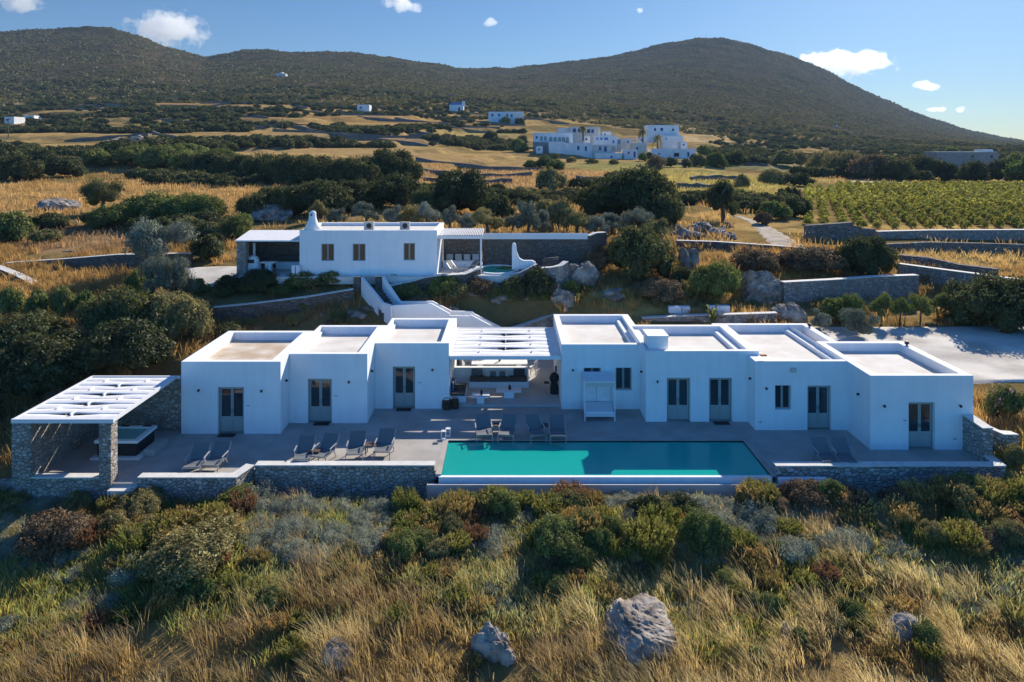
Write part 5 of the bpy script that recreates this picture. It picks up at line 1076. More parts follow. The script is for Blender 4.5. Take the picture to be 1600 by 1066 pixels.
# ------------------------------------------------------------------ vineyard
vm = []
V_, F_, C_ = leaf_cloud(77, 420, [(0,0,.55,.5,.5,.5),(.3,0,.4,.35,.35,.3),(-.3,.1,.4,.35,.35,.3)], .17, .8, .5, tint=.45)
vp = mesh_np('foliage', V_, F_, M['vine'], C_); vine_mesh = vp.data; bpy.data.objects.remove(vp)
dirv = np.array([.39, .92]); dirv /= np.linalg.norm(dirv); perp = np.array([dirv[1], -dirv[0]]); vines = []
o0 = np.array(hit(1262, 352)[:2])
for r_ in range(-3, 75):
    for k in range(0, 140):
        p = o0+perp*r_*1.75+dirv*k*1.25+g.normal(size=2)*.12; D = p[1]
        if D < 70: continue
        u = CX+F*p[0]/D; z = zs(p[0], D); v = HY-(z-CH)*F/D
        if u < 1262-(350-v)*.18 or u > 1680 or v < 291+(0 if u > 1300 else 6) or v > 356+(u-1262)*.01: continue
        vines.append((F/D, p[0], D, z))
vines.sort(reverse=True)
for (s_, x, y, z) in vines[:300]:
    o = bpy.data.objects.new('vine', vine_mesh); COL.objects.link(o); q = g.uniform(.65, 1.0); o.location = (x, y, z-.05); o.scale = (q, q, q*g.uniform(.9, 1.2)); o.rotation_euler = (0, 0, g.uniform(0, 6.28))
    tag(o, 'low yellow-green vine bush in the nearest rows of the vineyard '+('left corner' if CX+F*x/y < 1340 else 'left half' if CX+F*x/y < 1430 else 'right half' if CX+F*x/y < 1520 else 'right end'), 'vine', 'vines in the vineyard')
pp = []
for (s_, x, y, z) in vines[300:]:
    a = g.uniform(0, 6.28); q = g.uniform(.9, 1.3); sel = g.permutation(420)[:150 if y < 110 else 80]; big = 1.25 if y < 110 else 1.6
    Q = V_.reshape(-1, 4, 3)[sel]; cq = Q.mean(1, keepdims=True); Q = (cq+(Q-cq)*big).reshape(-1, 3)
    pp.append((np.stack([(Q[:,0]*math.cos(a)-Q[:,1]*math.sin(a))*q+x, (Q[:,0]*math.sin(a)+Q[:,1]*math.cos(a))*q+y, Q[:,2]*q+z-.05], -1), np.arange(len(sel)*4).reshape(-1, 4), C_.reshape(-1, 4, 3)[sel].reshape(-1, 3)*g.uniform(.75, 1.25)))
if pp: V, Fc, C = join(pp); tag(mesh_np('distant_vines', V, Fc, M['vine'], C), 'rows of yellow-green vines filling the far part of the vineyard', 'vineyard', kind='stuff')

# ------------------------------------------------------------------ boulders
rock_m = noise_mix(mat('weathered_limestone', rough=.95, spec=.15), (.15,.12,.10), (.42,.37,.32), 1.6, 14, .36, .64, 1.0, 4)
def rock(x, y, z, rx, ry, rz, seed, label, group=None, name='boulder', rough=.45, sub=5):
    import bmesh
    bm = bmesh.new(); bmesh.ops.create_icosphere(bm, subdivisions=sub, radius=1); me = bpy.data.meshes.new(name); bm.to_mesh(me); bm.free()
    n = len(me.vertices); P = np.zeros(n*3); me.vertices.foreach_get('co', P); P = P.reshape(-1, 3)
    q = P*1.3+seed*7.3; f1 = fbm(q[:,0]+q[:,2]*.7, q[:,1]-q[:,2]*.6, 3, seed)-.5; f2 = abs(fbm(q[:,0]*3+q[:,2]*2.1, q[:,1]*3-q[:,2]*1.9, 4, seed+3)-.5); f3 = fbm(q[:,0]*9+q[:,2]*7, q[:,1]*9-q[:,2]*6, 3, seed+5)-.5
    P = P*(1+rough*1.5*f1-rough*.7*f2+rough*.3*f3)[:, None]; P[:, 2] = np.where(P[:, 2] > 0, P[:, 2]*(1+.5*f1), P[:, 2]); P *= [rx, ry, rz]
    me.vertices.foreach_set('co', P.ravel().astype(np.float32)); me.update(); me.materials.append(rock_m)
    o = bpy.data.objects.new(name, me); COL.objects.link(o); o.location = (x, y, z); o.rotation_euler = (0, 0, seed*1.3); return tag(o, label, 'rock', group)
def rock_px(u, v, wpx, hpx, seed, label, group=None, **k):
    x, y, z = hit(u, v); s_ = y/F; rx = wpx*s_/2*1.1; y += rx*.7; kz = .36 if y < 30 else .60; return rock(px(u, y), y, z+hpx*s_*(.17 if y < 30 else .26), rx, rx*.75, hpx*s_*kz, seed, label, group, **k)
rock_px(1003,1030,128,92,1,'large craggy limestone boulder in the golden grass at the bottom of the picture', rough=.4, sub=6)
rock_px(773,1040,62,70,2,'smaller jagged limestone rock left of the large craggy boulder', rough=.5); rock_px(1413,1003,54,56,3,'rounded grey rock in the golden grass at the lower right', rough=.2)
rock_px(527,1050,56,60,4,'half hidden grey rock behind a grass tuft at the lower left centre'); rock_px(8,800,70,60,5,'pale rounded rock at the left edge below the pergola', rough=.2)
rock_px(1228,1000,26,30,6,'flat tilted slab of rock lost in the grass at the lower right'); rock_px(1345,935,30,16,8,'pale flat stone in the bare patch at the lower right')
rock_px(1186,476,64,62,7,'tall pale pointed boulder at the end of the rubble retaining wall', rough=.4, sub=6); rock_px(1232,508,56,34,9,'long low boulder behind the third roof, between wall and silvery shrub'); rock_px(1075,425,34,40,10,'pale leaning rock right of the very large dark shrub')
for i, (u, v, w_, h, lab) in enumerate([(790,480,80,26,'broad weathered rock face below the plunge pool'),(735,452,50,22,'low grey rock under the curving slate wall'),(905,452,56,50,'streaked pale rock right of the curved whitewashed wall'),(866,464,34,24,'pale rock under the curved whitewashed wall'),(925,415,30,26,'pale rock at the foot of the long slate wall'),
  (700,498,40,18,'grey rock on the dark slope above the patio pergola'),(880,480,40,24,'grey rock half buried in shrubs right of the curved wall'),(970,470,60,16,'flat grey rock below the very large dark shrub'),(425,346,70,28,'blue-grey rock outcrop behind the porch roof'),(90,330,60,20,'dark rock at the left part of the dry grass field'),
  (1095,362,40,16,'loose rock heap beside the dirt path, left part'),(1075,372,36,14,'loose rock heap beside the dirt path, lower part'),(1120,368,30,12,'loose rock heap beside the dirt path, right part'),(780,352,16,14,'pale stone between the olive trees'),(610,498,30,14,'small pale rock on the slope behind the third roof'),(215,222,24,12,'grey boulder in the scrub at the upper left'),(560,500,26,12,'pale stone on the bare slope left of the staircase')]):
    rock_px(u, v, w_, h, 20+i, lab, 'rocks on the slope', sub=4)
for i in range(46):
    u, v = random.choice([(random.uniform(690,930),random.uniform(430,500)),(random.uniform(1040,1150),random.uniform(355,375)),(random.uniform(500,700),random.uniform(480,505))]); w_ = random.uniform(6, 16)
    rock_px(u, v, w_, w_*.6, 50+i, 'small grey stone '+('in the rubble heap beside the dirt path' if v < 400 else 'on the rocky slope above the patio' if u > 700 else 'on the earth slope behind the left wing'), 'small stones on the slope', name='stone', sub=2)

# ------------------------------------------------------------------ grass and low herbs (stuff)
def grass(name, label, tx, ty, per, lmin, lmax, wd, colf, lean=.35, spread=.22, tip=None, wind=(-1., -.15), seed=1, y_short=0.):
    q = np.random.default_rng(seed); n = len(tx); nb = n*per; uu_, _v = uv_of(tx, ty); shrt = 1-.42*(1-sstep(420, 640, uu_))*(y_short); cx_ = np.repeat(tx, per); cy_ = np.repeat(ty, per); a = q.uniform(0, 2*math.pi, nb); rr = spread*np.sqrt(q.random(nb))
    x = cx_+rr*np.cos(a); y = cy_+rr*np.sin(a); z = np.repeat(zt(tx, ty), per)-.03; tl = np.repeat(q.uniform(lmin, lmax, n)*shrt*(1-.25*(1-sstep(850, 930, _v))*(ty < 30))*(.65+.7*fbm(tx/1.7, ty/1.7, 3, 73)), per); L = tl*q.uniform(.55, 1.1, nb)
    out = .25+.5*rr/spread; lx = np.cos(a)*out*.6+wind[0]*lean*q.uniform(.5, 1.4, nb); ly = np.sin(a)*out*.6+wind[1]*lean
    nrm = np.sqrt(lx**2+ly**2+1); d0 = np.stack([lx*.45, ly*.45, np.ones(nb)], -1)/np.sqrt((lx*.45)**2+(ly*.45)**2+1)[:, None]; d1 = np.stack([lx*1.6, ly*1.6, np.ones(nb)], -1)/np.sqrt((lx*1.6)**2+(ly*1.6)**2+1)[:, None]
    B = np.stack([x, y, z], -1); Mi = B+d0*(L*.55)[:, None]; T = Mi+d1*(L*.5)[:, None]
    sa = q.uniform(-.9, .9, nb); s_ = np.stack([np.cos(sa), np.sin(sa), np.zeros(nb)], -1)*(wd*q.uniform(.6, 1.3, nb))[:, None]*.5
    V = np.stack([B-s_, B+s_, Mi+s_*.8, Mi-s_*.8, T+s_*.35, T-s_*.35], 1).reshape(-1, 3)
    i = np.arange(nb)*6; Fc = np.concatenate([np.stack([i, i+1, i+2, i+3], -1), np.stack([i+3, i+2, i+4, i+5], -1)])
    c = colf(cx_, cy_, q)*q.uniform(.72, 1.28, nb)[:, None]*np.repeat(q.uniform(.6, 1.45, n), per)[:, None]; C = np.repeat(c[:, None, :], 6, 1)
    if tip is not None: C[:, 4:] = C[:, 4:]*.45+np.array(tip)*.55
    return tag(mesh_np(name, V, Fc, M['grass'], C.reshape(-1, 3)), label, 'grass', kind='stuff')
def uv_of(x, y): z = zt(x, y); return CX+F*x/y, HY-(z-CH)*F/y
def green_part(x, y):                               # where the foreground is green herb rather than golden grass
    u, v = uv_of(x, y); b_ = 1-sstep(920, 1000, v+60*np.exp(-((u-1050)/260)**2)*-1+55*(fbm(x/1.6, y/1.6, 3, 17)-.5)*2); n = fbm(x/2.2, y/1.8, 4, 19)
    return np.clip(b_*sstep(.34, .50, n+.05)+.28*sstep(.55, .68, n), 0, 1)
gold = np.array([.60,.42,.13]); gold2 = np.array([.34,.23,.09]); straw = np.array([.58,.45,.24]); gr1 = np.array([.25,.31,.065]); gr2 = np.array([.42,.41,.12])
def col_gold(x, y, q): n = fbm(x/1.3, y/1.3, 3, 23)[:, None]; m = fbm(x/5, y/5, 3, 25)[:, None]; c = gold2*(1-n)+gold*n; k = (q.random(len(x)) < .3)[:, None]; c = np.where(k, c*np.array([.62,.55,.6]), c); c = c*(1-.4*m)+straw*.4*m; gp = green_part(x, y)[:, None]*.55; return c*(1-gp)+gr2*gp
def col_green(x, y, q): n = fbm(x/1.1, y/1.1, 3, 29)[:, None]; c = gr1*(1-n)+gr2*n; m = fbm(x/4, y/4, 3, 77)[:, None]; c = c*(1-.5*sstep(.45, .65, m))+np.array([.30,.32,.22])*.5*sstep(.45, .65, m); k = (q.random(len(x)) < .25)[:, None]; return np.where(k, gold*.85, c)
def area(n, d0, d1, seed, m=.82): q = np.random.default_rng(seed); y = np.sqrt(q.uniform(d0**2, d1**2, n)); return q.uniform(-m, m, n)*y, y, q
x, y, q = area(30000, 15.5, 29.0, 31); gp = green_part(x, y); cl = fbm(x/.9, y/.9, 3, 37); uu, vv_ = uv_of(x, y); sparse = (1-sstep(420, 640, uu))*(1-sstep(1010, 1060, vv_)); keep = (q.random(len(x)) > gp*1.0) & (cl > .36+.12*sparse) & (q.random(len(x)) > .35*sparse); x, y = x[keep], y[keep]
grass('dry_grass', 'golden dry grass covering the foreground slope', x, y, 9, .16, .46, .020, col_gold, seed=2, y_short=1.)
x, y, q = area(17000, 19, 29.0, 33); gp = green_part(x, y); keep = q.random(len(x)) < gp; x, y = x[keep], y[keep]
grass('green_herbs', 'green weeds and herbs mixed into the foreground slope', x, y, 10, .2, .5, .028, col_green, lean=.15, seed=3)
x, y, q = area(2600, 15.5, 29.0, 35); cl = fbm(x/2.1, y/2.1, 3, 39); keep = (cl > .5) & (q.random(len(x)) > green_part(x, y)*.9); x, y = x[keep], y[keep]
grass('tall_plume_grass', 'tall plume grass tufts leaning in the wind on the foreground slope', x, y, 30, .6, .95, .015, col_gold, lean=.5, spread=.3, tip=(.62,.48,.33), seed=4)
def col_bright(x, y, q): n = fbm(x/2., y/2., 3, 83)[:, None]; return np.array([.66,.47,.16])*(1-n)+np.array([.62,.52,.27])*n
x, y, q = area(620, 16, 28.0, 36); uu, vv_ = uv_of(x, y); cl = fbm(x/3.1, y/2.1, 3, 87); keep = (cl > .47) & ((vv_ > 880-60*(uu > 1100)) | (q.random(len(x)) < .3)) & (uu > 480-900*(q.random(len(x)) < .2)); x, y = x[keep], y[keep]
grass('golden_tussock_grass', 'bright golden tussocks sweeping in the wind on the foreground slope', x, y, 110, .5, .85, .016, col_bright, lean=.6, spread=.42, tip=(.72,.60,.36), seed=9)
# grass beyond the terrace: right side, slopes, fields
def fieldmask(x, y):
    u, v = uv_of(x, y); t = np.zeros(len(x))
    for (cx, cy, rx, ry, fc) in FIELDS: t = np.maximum(t, 1-sstep(.85, 1.1, np.sqrt(((u-cx)/rx)**2+((v-cy)/ry)**2)))
    return t
def no_build(x, y):
    k = ~((x > -20.2) & (x < 20.8) & (y > 28.6) & (y < 39.9)); 
    for (a, b_, c_, d_) in [(-11.4,-7,28,41.2),(-7,-3,28,43),(-3.3,3.3,28,49.3),(2.7,7.4,28,44.2),(6.5,12.5,28,41),(11.8,17.4,28,42),(-19.8,1,49,56.4),(-27,-16.8,49.2,55.2),(-9.8,-.4,44.9,46.6),(-10,-6.9,46,49.2)]: k &= ~((x > a) & (x < b_) & (y > c_) & (y < d_))
    k &= ~((x > 18) & (y > 36.5+(x-18)*-.1) & (y < 46.3))
    return k
def col_field(x, y, q):
    u, v = uv_of(x, y); c = np.tile(np.array([.34,.23,.10]), (len(x), 1)); n = fbm(x/3, y/3, 3, 43)[:, None]
    for (cx, cy, rx, ry, fc) in FIELDS: t = (1-sstep(.85, 1.1, np.sqrt(((u-cx)/rx)**2+((v-cy)/ry)**2)))[:, None]; c = c*(1-t)+np.array(fc)*t
    return c*(.95+.6*n)*np.array([1.12, 1., .78])
x, y, q = area(15000, 29, 62, 51, .84); keep = no_build(x, y) & (fbm(x/2.5, y/2.5, 3, 53) > .42); u, v = uv_of(x, y); keep &= ~((u > 1150) & (u < 1240) & (v > 345) & (v < 390)); x, y = x[keep], y[keep]
grass('slope_grass', 'dry golden grass on the slope around and behind the villa', x, y, 14, .3, .8, .03, col_field, lean=.2, seed=5)
x, y, q = area(26000, 62, 170, 55, .84); fm = fieldmask(x, y); u, v = uv_of(x, y); keep = (q.random(len(x)) < .25+.75*fm) & ~((u > 1240) & (v > 288) & (v < 362)) & ~((u > 1140) & (u < 1240) & (v > 335)); x, y = x[keep], y[keep]
grass('field_grass', 'dry grass standing in the fields behind the upper house', x, y, 7, .35, .75, .07, col_field, lean=.1, spread=.7, seed=6)

# foreground shrubs
G8 = 'cushion shrubs in the foreground'
for (u, v, w_, h, kd, lab) in [(322,868,140,44,'khaki','long low rust-green mound shrub at the left, upper of the two'),(300,915,160,62,'khaki','big rust-green mound shrub at the left, lower of the two'),(212,905,84,40,'cushionplant','pale grey-violet cushion beside the left mound shrubs'),(80,880,120,60,'brownbush','reddish brown low shrub at the far left'),(390,800,90,46,'cushionplant','grey-green shrub above the left mound shrubs'),
 (1178,785,62,36,'cushionplant','small domed cushion shrub under the pool right corner'),(1198,835,86,50,'cushionplant','second domed grey-green cushion under the pool right corner'),(1238,885,84,50,'cushionplant','third and lowest blue-grey cushion on the right'),(1010,815,60,34,'maquis','dark bushy herb below the pool, left of two'),(1062,812,64,34,'maquis','dark bushy herb below the pool, right of two'),
 (905,785,56,34,'maquis','dark green herb clump below the pool middle'),(715,785,44,30,'lime','bright green clump just below the pool left part'),(1100,880,90,60,'green','bright green bushy herb mass right of centre'),(1010,885,90,60,'green','green bushy herb mass in the centre'),(870,880,100,60,'green','green bushy herb mass left of centre'),(760,870,80,40,'cushionplant','pale silvery herb cushion at the centre left'),
 (1500,800,80,44,'khaki','yellow-green shrub below the terrace right end'),(1330,810,70,40,'brownbush','brown plumed shrub in front of the right stone wall'),(1260,800,80,40,'brownbush','tall brown shrub in front of the stone wall left part'),(1585,735,40,34,'khaki','golden-green shrub at the right edge beside the terrace end'),(360,775,60,36,'green','spiky green plant in front of the left loungers wall'),(460,765,60,40,'khaki','yellow-green leaning weeds by the stone wall below the loungers'),(230,775,70,40,'khaki','yellow-green weeds under the step beside the pergola'),(120,790,100,40,'green','green weeds under the pergola low wall')]:
    sh_px(u, v, w_, h, kd, lab, G8)
g = np.random.default_rng(12); cnt = 0
while cnt < 680:
    v = 762+(g.random()**1.15)*(215 if g.random() < .8 else 290); u = g.uniform(-20, 1620); x, y, z = hit(u, v)
    if y > 28.6: y = 28.5; x = px(u, y)
    n = float(fbm(np.array([x/3.]), np.array([y/3.]), 3, 47)[0]); kd = 'cushionplant' if n < .46 else ('green', 'khaki', 'khaki', 'brownbush', 'green', 'green')[int(g.random()*6)]
    w_ = g.uniform(.6, 1.8)*(1 if v < 870 else .65)
    if v > 900 and g.random() < .45: continue
    where = 'below the hot tub pergola' if u < 200 else 'below the left loungers' if u < 440 else 'below the row of four loungers' if u < 690 else 'below the pool left half' if u < 950 else 'below the pool right half' if u < 1205 else 'below the right stone wall'
    o = shrub(x, y, w_, w_*(g.uniform(.38, .5) if kd == 'cushionplant' else g.uniform(.42, .68)), kd, {'cushionplant':'grey-green cushion','green':'green bushy','khaki':'olive-brown','brownbush':'dry brown','maquis':'dark green'}[kd]+(' shrub' if w_ < 1.3 else ' broad shrub')+(' low on slope ' if v > 850 else ' mid slope ' if v > 800 else ' ')+where, 'small shrubs on the foreground slope', lod=0 if w_ > 1.0 else 1); cnt += 1

G9 = 'small shrubs on the banks behind the villa'
for k in range(60):
    u, v = (g.uniform(600, 835), g.uniform(446, 505)) if k % 2 else (g.uniform(275, 560), g.uniform(484, 512)) if k % 4 else (g.uniform(850, 1180), g.uniform(455, 490))
    if k % 2 and v > 470+(u-640)*.2 and u < 790: continue
    kd = ('khaki', 'lime', 'brownbush', 'green', 'khaki')[int(g.integers(5))]; w_ = g.uniform(14, 34)
    sh_px(u, v, w_, w_*g.uniform(.4, .7), kd, {'khaki':'olive-brown','lime':'yellow-green','brownbush':'dry brown','green':'green'}[kd]+' low shrub on the bank '+('between staircase and plunge pool' if u < 700 and k % 2 else 'above the patio pergola' if k % 2 else 'below the long slate wall' if u < 600 else 'behind the right wing'), G9, lod=1)

g = np.random.default_rng(21)
for k in range(26):
    x = g.uniform(-3.6, 4.5); y = g.uniform(49.1, 51.0); kd = ('khaki', 'lime', 'brownbush', 'green', 'maquis')[int(g.integers(5))]; w_ = g.uniform(.7, 1.6)
    shrub(x, y, w_, w_*g.uniform(.4, .7), kd, {'khaki':'olive-brown','lime':'yellow-green','brownbush':'dry brown','green':'green','maquis':'dark'}[kd]+' tangled shrub on the steep bank above the patio, '+('left side' if x < 0 else 'right side'), G9, lod=1)
for k, (x, y, r_) in enumerate([(-2.6,49.7,.8),(-.9,50.0,1.0),(.9,49.8,.9),(2.4,50.1,1.1),(3.8,49.6,.9),(-1.8,50.9,.8),(1.7,50.9,.8)]):
    rock(x, y, zs(x, y)-.1, r_, r_*.8, r_*.55, 140+k, 'weathered grey rock in the steep bank above the patio', 'rocks in the steep bank', sub=4)

# ------------------------------------------------------------------ distant buildings
def far_house(name, label, blocks, wins=(), arches=(), cat='house', dep=7, roofcol=None, group='village houses', anchor=None, extra=None):
    """blocks: (u0, u1, vtop, vbottom, depth offset, material); wins: (u, v, w, h, material, offset) in photo points"""
    u0 = min(b[0] for b in blocks); u1 = max(b[1] for b in blocks); vb = max(b[3] for b in blocks)
    D = hit((u0+u1)/2, vb)[1] if anchor is None else anchor
    r = thing(name, label, cat, (px((u0+u1)/2, D), D, pz(vb, D)), group)
    for (a, b_, t, bb, off, m_) in blocks:
        d = D+off; o = MB().box(px(a,d), px(b_,d), d, d+dep, pz(bb,d)-2.5, pz(t,d)).build('wall', M[m_], r)
        MB().box(px(a,d)+.3, px(b_,d)-.3, d+.3, d+dep-.3, pz(t,d)+.003, pz(t,d)+.15).build('roof', M['coping' if roofcol is None else roofcol], r)
    for (u, v, w_, h, m_, off) in wins:
        d = D+off; f_ = MB().box(px(u,d), px(u+w_,d), d-.06, d+.02, pz(v+h,d), pz(v,d)).build('window' if h < 6 or w_ > h else 'door', M[m_], r)
    for (u, v, w_, h, off) in arches:
        d = D+off; a, b_ = px(u,d), px(u+w_,d); c_ = (a+b_)/2; rr = (b_-a)/2; zb, zt2 = pz(v+h,d), pz(v,d)
        poly = [(a, zb), (b_, zb)]+[(c_+rr*math.cos(t), zt2-rr+rr*math.sin(t)) for t in np.linspace(0, math.pi, 9)]
        MB().prism(poly, 'y', d-.06, d+.02).build('arch', M['bluedark' if h < 4 else 'door'], r)
    return r
bk, bl = 'bluedark', 'blue'
far_house('arcade_house', 'village house with a row of arches on its upper terrace, leftmost of the village', [(834,895,208,222,0,'far_wall'),(834,890,222,238,-1.5,'stone2')], [(837,213,3,4,bk,0)], [(844,213,4,7,0),(850,213,4,7,0),(858,214,5,8,0),(865,214,5,8,0),(872,214,5,8,0),(878,214,5,8,0),(884,214,5,8,0)], anchor=246)
far_house('village_house', 'village house with pale blue terrace standing highest behind the arcade house', [(890,938,199,214,0,'far_cream'),(872,890,201,208,3,'far_wall')], [(895,201,5,6,bk,0),(903,201,4,6,bk,0),(917,202,5,6,bk,0),(924,202,4,6,bk,0)], anchor=275)
far_house('village_house', 'long low white village house in front with small dark windows', [(858,882,222,246,0,'far_wall'),(882,926,224,248,.5,'far_wall'),(926,962,227,240,0,'far_cream'),(930,972,240,252,-4,'far_wall')], [(902,228,3,7,bk,.5),(914,229,3,7,bk,.5),(936,229,3,6,bk,0),(944,229,4,8,bk,0),(954,244,3,3,bk,-4)], [(956,229,6,8,0)], anchor=238)
far_house('village_house', 'village house with blue shutters and red flowers in the second row', [(928,964,212,225,0,'far_wall'),(964,990,217,226,1,'far_cream')], [(932,215,2.5,4,bl,0),(938,215,3,4,bl,0),(944,215,6,4,bl,0),(957,219,3,5,bl,0),(966,219,3,6,bl,1),(980,220,3,4,bl,1)], anchor=252)
far_house('village_house', 'small bright white cube house with one blue door at the front of the village', [(976,996,234,248,0,'far_wall')], [(981,237,2.5,4,bk,0),(990,237,3,9,bk,0)], anchor=232)
far_house('village_house', 'pale grey-blue blank house between the palm and the white cube', [(990,1010,224,242,0,'far_cream')], [(994,230,3,4,bk,0)], anchor=242)
far_house('village_house', 'two-storey white house highest at the right of the village', [(1012,1061,196,213,3,'far_wall'),(1034,1067,212,234,0,'far_wall')], [(1022,200,3,5,bk,3),(1032,200,4,5,bk,3),(1050,201,3,4,bk,3),(1040,216,2,2,bk,0)], anchor=262)
far_house('village_house', 'low wide white house at the right end of the village with a dark opening', [(1019,1088,233,248,0,'far_wall')], [(1053,239,8,6,'dark',0),(1074,238,3,7,bk,0),(1029,239,2,3,bk,0)], anchor=240)
for (a_, b_, t_, bb_, an, lab) in [(998,1011,214,223,258,'small white house block between the blue-shuttered house and the two-storey house'),(941,955,206,213,268,'small white cube above the blue-shuttered house'),(1064,1074,222,232,252,'narrow white block at the right side of the two-storey house'),(838,848,229,241,236,'small white gate house below the arcade house'),(912,922,213,222,262,'tiny white block behind the long low front house')]:
    far_house('village_house', lab, [(a_, b_, t_, bb_, 0, 'far_wall')], [(a_+3, t_+3, 2.5, 3, bk, 0)], anchor=an, dep=5)
ch_ = far_house('chapel', 'small white chapel with blue barrel roof and bell gable on the hillside', [(702,724,164,176,0,'far_wall')], [(716,168,3,7,'dark',0)], group=None, cat='chapel', dep=8, anchor=hit(713,176)[1])
D = hit(713,176)[1]; MB().prism([(px(702,D), pz(164,D)), (px(724,D), pz(164,D)), (px(722,D), pz(160.5,D)), (px(705,D), pz(160.5,D))], 'y', D+.2, D+8).build('roof', M['blue'], ch_); MB().prism([(px(721,D), pz(166,D)), (px(727,D), pz(166,D)), (px(726,D), pz(158,D)), (px(722,D), pz(158,D))], 'y', D-.3, D+.6).build('bell_gable', M['far_wall'], ch_)
far_house('hill_house', 'white and blue two-storey house right of the chapel', [(763,805,175,187,0,'far_wall'),(763,785,187,194,-.5,'far_wall'),(800,818,175,186,3,'far_wall')], [(768,178,3,4,bk,0),(778,178,4,4,bl,0),(779,187,3,6,bl,-.5),(791,178,3,5,bk,0),(798,179,3,4,bk,0)], anchor=None, group=None)
for u in (782, 790, 808): tag(MB().box(px(u,320)-.5, px(u,320)+.5, 320, 321, pz(175,320), pz(171,320)).build('roof_chimney', M['far_wall'], None), 'x') if False else None
far_house('hill_house', 'small white hut among dark bushes left of the chapel', [(558,577,164,173,0,'far_wall')], [(562,167,3,3,bk,0)], anchor=None, group=None)
far_house('hill_house', 'tiny white house alone highest on the left hillside', [(431,446,115,120,0,'far_cream'),(437,441,113,115,2,'far_cream')], [], anchor=None, group=None)
far_house('hill_house', 'blue-white house half hidden at the left picture edge', [(7,22,183,194,0,'far_wall')], [(10,186,3,3,bk,0)], anchor=None, group=None)
far_house('hill_house', 'bright white boxy house second from the left picture edge', [(36,53,181,190,0,'far_wall'),(53,62,186,191,0,'far_wall')], [(40,184,3,3,bk,0)], anchor=None, group=None)
far_house('farm_building', 'long low stone building at the right edge beyond the reeds', [(1464,1560,238,249,0,'stone2'),(1545,1552,234,238,2,'far_wall')], [(1518,243,3,3,'dark',0),(1548,243,3,4,'dark',0)], anchor=215, group=None)
far_house('hill_house', 'tiny pale house on the lower slope of the big peak', [(1304,1309,195.5,198,0,'far_wall')], [], anchor=None, group=None)
# palms
for (u, v, w_, h, D, lab) in [(911,216,14,21,262,'palm tree in front of the highest pale blue terrace house'),(1004,236,17,40,250,'tallest palm tree in the village, left of the two-storey house'),(1027,236,22,28,246,'broad palm tree in front of the two-storey house')]:
    hh = h*D/F; x = px(u, D); z = pz(v, D); r = thing('palm_tree', lab, 'palm tree', (x, D, z), 'palm trees in the village'); MB().tube([(x,D,z-1),(x+.1,D,z+hh*.5),(x,D,z+hh*.8)], [.35,.28,.3], 7).build('trunk', M['bark'], r)
    m_ = []; q = np.random.default_rng(int(u)); V = []; rad = w_*D/F/2
    for k in range(46):
        a = q.uniform(0, 6.28); el = q.uniform(-.9, 1.3); pv = None
        for s_ in range(5):
            t = s_/4; rr = rad*t*math.cos(el*.6); zz = hh*.8+rad*(math.sin(el)*t*1.1-.9*t*t); p0 = np.array([x+math.cos(a)*rr, D+math.sin(a)*rr, z+zz]); o_ = np.array([-math.sin(a), math.cos(a), 0])*.28*(1-.6*t)
            if pv is not None: V += [pv[0]-pv[1], pv[0]+pv[1], p0+o_, p0-o_]
            pv = (p0, o_)
    V = np.array(V)-np.array([x, D, z]); mesh_np('crown', V, np.arange(len(V)).reshape(-1, 4), M['khaki'], np.ones((len(V), 3)), parent=r)
# utility poles
for (u, v, h, lab) in [(441,207,34,'wooden utility pole in the scrub above the dry field'),(13,215,30,'wooden utility pole at the left edge near the white houses'),(1512,232,18,'utility pole on the skyline slope at right'),(1178,258,12,'thin pole right of the village')]:
    x, y, z = hit(u, v); hh = h*y/F; r = thing('utility_pole', lab, 'utility pole', (x, y, z)); MB().tube([(x,y,z-.5),(x,y,z+hh)], [.16,.11], 6).build('post', M['bark'], r); MB().box(x-.8, x+.8, y-.06, y+.06, z+hh*.93, z+hh*.96).build('crossarm', M['bark'], r)

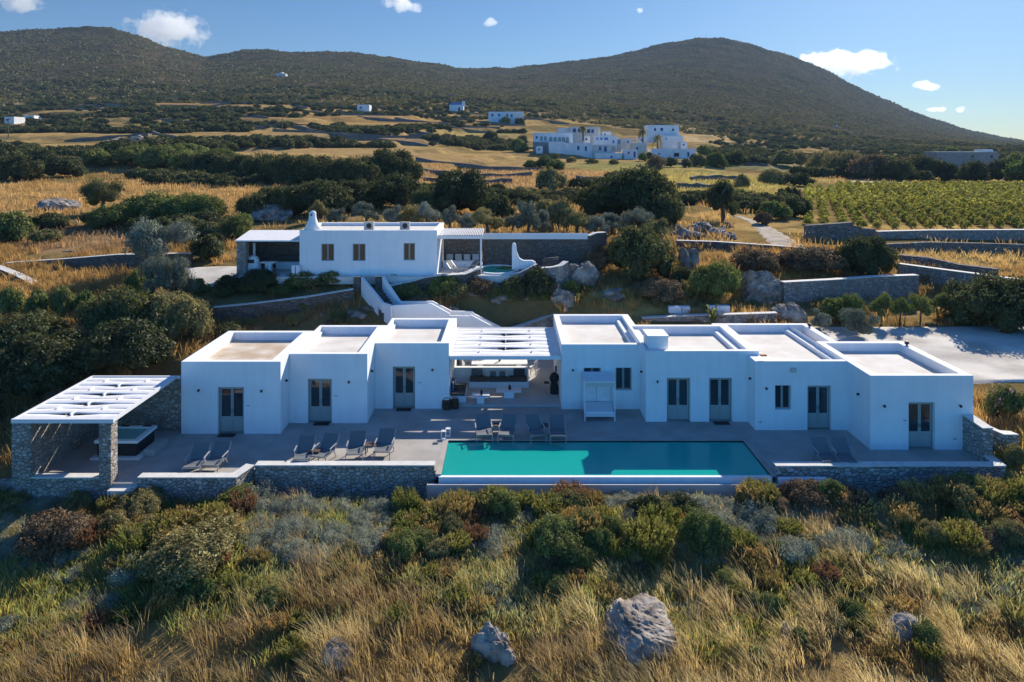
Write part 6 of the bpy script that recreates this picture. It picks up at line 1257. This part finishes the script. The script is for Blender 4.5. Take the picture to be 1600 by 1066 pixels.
# ------------------------------------------------------------------ clouds and haze
def cloud_mat():
    m = bpy.data.materials.new('cloud'); m.use_nodes = True; n = m.node_tree.nodes; l = m.node_tree.links; n.clear()
    out = n.new('ShaderNodeOutputMaterial'); vol = n.new('ShaderNodeVolumePrincipled'); tc = n.new('ShaderNodeTexCoord'); oi = n.new('ShaderNodeObjectInfo')
    ln = n.new('ShaderNodeVectorMath'); ln.operation = 'LENGTH'; l.new(tc.outputs['Object'], ln.inputs[0])
    ad = n.new('ShaderNodeVectorMath'); ad.operation = 'MULTIPLY_ADD'; ad.inputs[1].default_value = (.004, .004, .004)
    ge = n.new('ShaderNodeNewGeometry'); l.new(ge.outputs['Position'], ad.inputs[0]); ad.inputs[2].default_value = (0, 0, 0)
    t = n.new('ShaderNodeTexNoise'); t.inputs['Scale'].default_value = 2.6; t.inputs['Detail'].default_value = 5; t.inputs['Roughness'].default_value = .62; l.new(ad.outputs[0], t.inputs['Vector'])
    a = n.new('ShaderNodeMath'); a.operation = 'MULTIPLY_ADD'; l.new(t.outputs['Fac'], a.inputs[0]); a.inputs[1].default_value = 2.2; a.inputs[2].default_value = -.42
    b = n.new('ShaderNodeMath'); b.operation = 'SUBTRACT'; l.new(a.outputs[0], b.inputs[0]); l.new(ln.outputs['Value'], b.inputs[1])
    c = n.new('ShaderNodeMath'); c.operation = 'MULTIPLY'; c.use_clamp = False; l.new(b.outputs[0], c.inputs[0]); c.inputs[1].default_value = .07
    d = n.new('ShaderNodeMath'); d.operation = 'MAXIMUM'; l.new(c.outputs[0], d.inputs[0]); d.inputs[1].default_value = 0
    e = n.new('ShaderNodeMath'); e.operation = 'MINIMUM'; l.new(d.outputs[0], e.inputs[0]); e.inputs[1].default_value = .010
    l.new(e.outputs[0], vol.inputs['Density']); vol.inputs['Color'].default_value = (1, 1, 1, 1); vol.inputs['Anisotropy'].default_value = .6
    l.new(vol.outputs[0], out.inputs['Volume']); return m
CM = cloud_mat()
import bmesh
for (u, v, w_, h, lab) in [(262,46,150,70,'largest bright cumulus cloud above the saddle between the left hills'),(35,5,80,40,'white cloud at the top left corner'),(628,8,70,36,'small cloud cut by the top edge left of the centre'),(767,36,30,20,'tiny round puff of cloud high above the middle'),(1320,98,170,52,'long bright flat-bottomed cloud right of the peak'),(1444,134,50,20,'small flat cloud low at the right'),(1463,171,44,12,'thin wisp of cloud just above the slope at the right'),(1000,17,16,12,'tiny cloud puff above the peak'),(1500,171,20,14,'smallest low puff near the skyline at right'),(197,32,20,14,'tiny puff left of the largest cloud')]:
    D = 5200.; bm = bmesh.new(); bmesh.ops.create_icosphere(bm, subdivisions=3, radius=1.25); me = bpy.data.meshes.new('cloud'); bm.to_mesh(me); bm.free(); me.materials.append(CM)
    o = bpy.data.objects.new('cloud', me); COL.objects.link(o); o.location = (px(u,D), D, pz(v,D)); o.scale = (w_*D/F/2, w_*D/F/3, h*D/F/2); tag(o, lab, 'cloud')
S.cycles.volume_bounces = 6
hz = MB().box(-4600, 4600, -60, 3300, -320, 420).build('haze', mat('haze_air')); tag(hz, kind='stuff')
hm = hz.data.materials[0]; nn = hm.node_tree.nodes; nn.clear(); o_ = nn.new('ShaderNodeOutputMaterial'); v_ = nn.new('ShaderNodeVolumePrincipled')
v_.inputs['Density'].default_value = .00010; v_.inputs['Color'].default_value = (.50, .72, 1.0, 1); v_.inputs['Anisotropy'].default_value = 0; hm.node_tree.links.new(v_.outputs[0], o_.inputs['Volume'])
hz.display_type = 'WIRE'

# ------------------------------------------------------------------ labels: number look-alikes from the left
from collections import defaultdict
LB = defaultdict(list)
for o in COL.objects:
    if o.parent is None and o.get('label') and o.get('group'): LB[o['label']].append(o)
ORDN = ['first','second','third','fourth','fifth','sixth','seventh','eighth','ninth','tenth','eleventh','twelfth','thirteenth','fourteenth','fifteenth']
for lab, os_ in LB.items():
    if 2 <= len(os_) <= 15:
        os_.sort(key=lambda o: o.location.x/max(o.location.y, 1))
        for i, o in enumerate(os_):
            t_ = lab.replace('broad ', '') if len(lab.split()) > 13 else lab
            o['label'] = t_+', '+ORDN[i]+' from left'
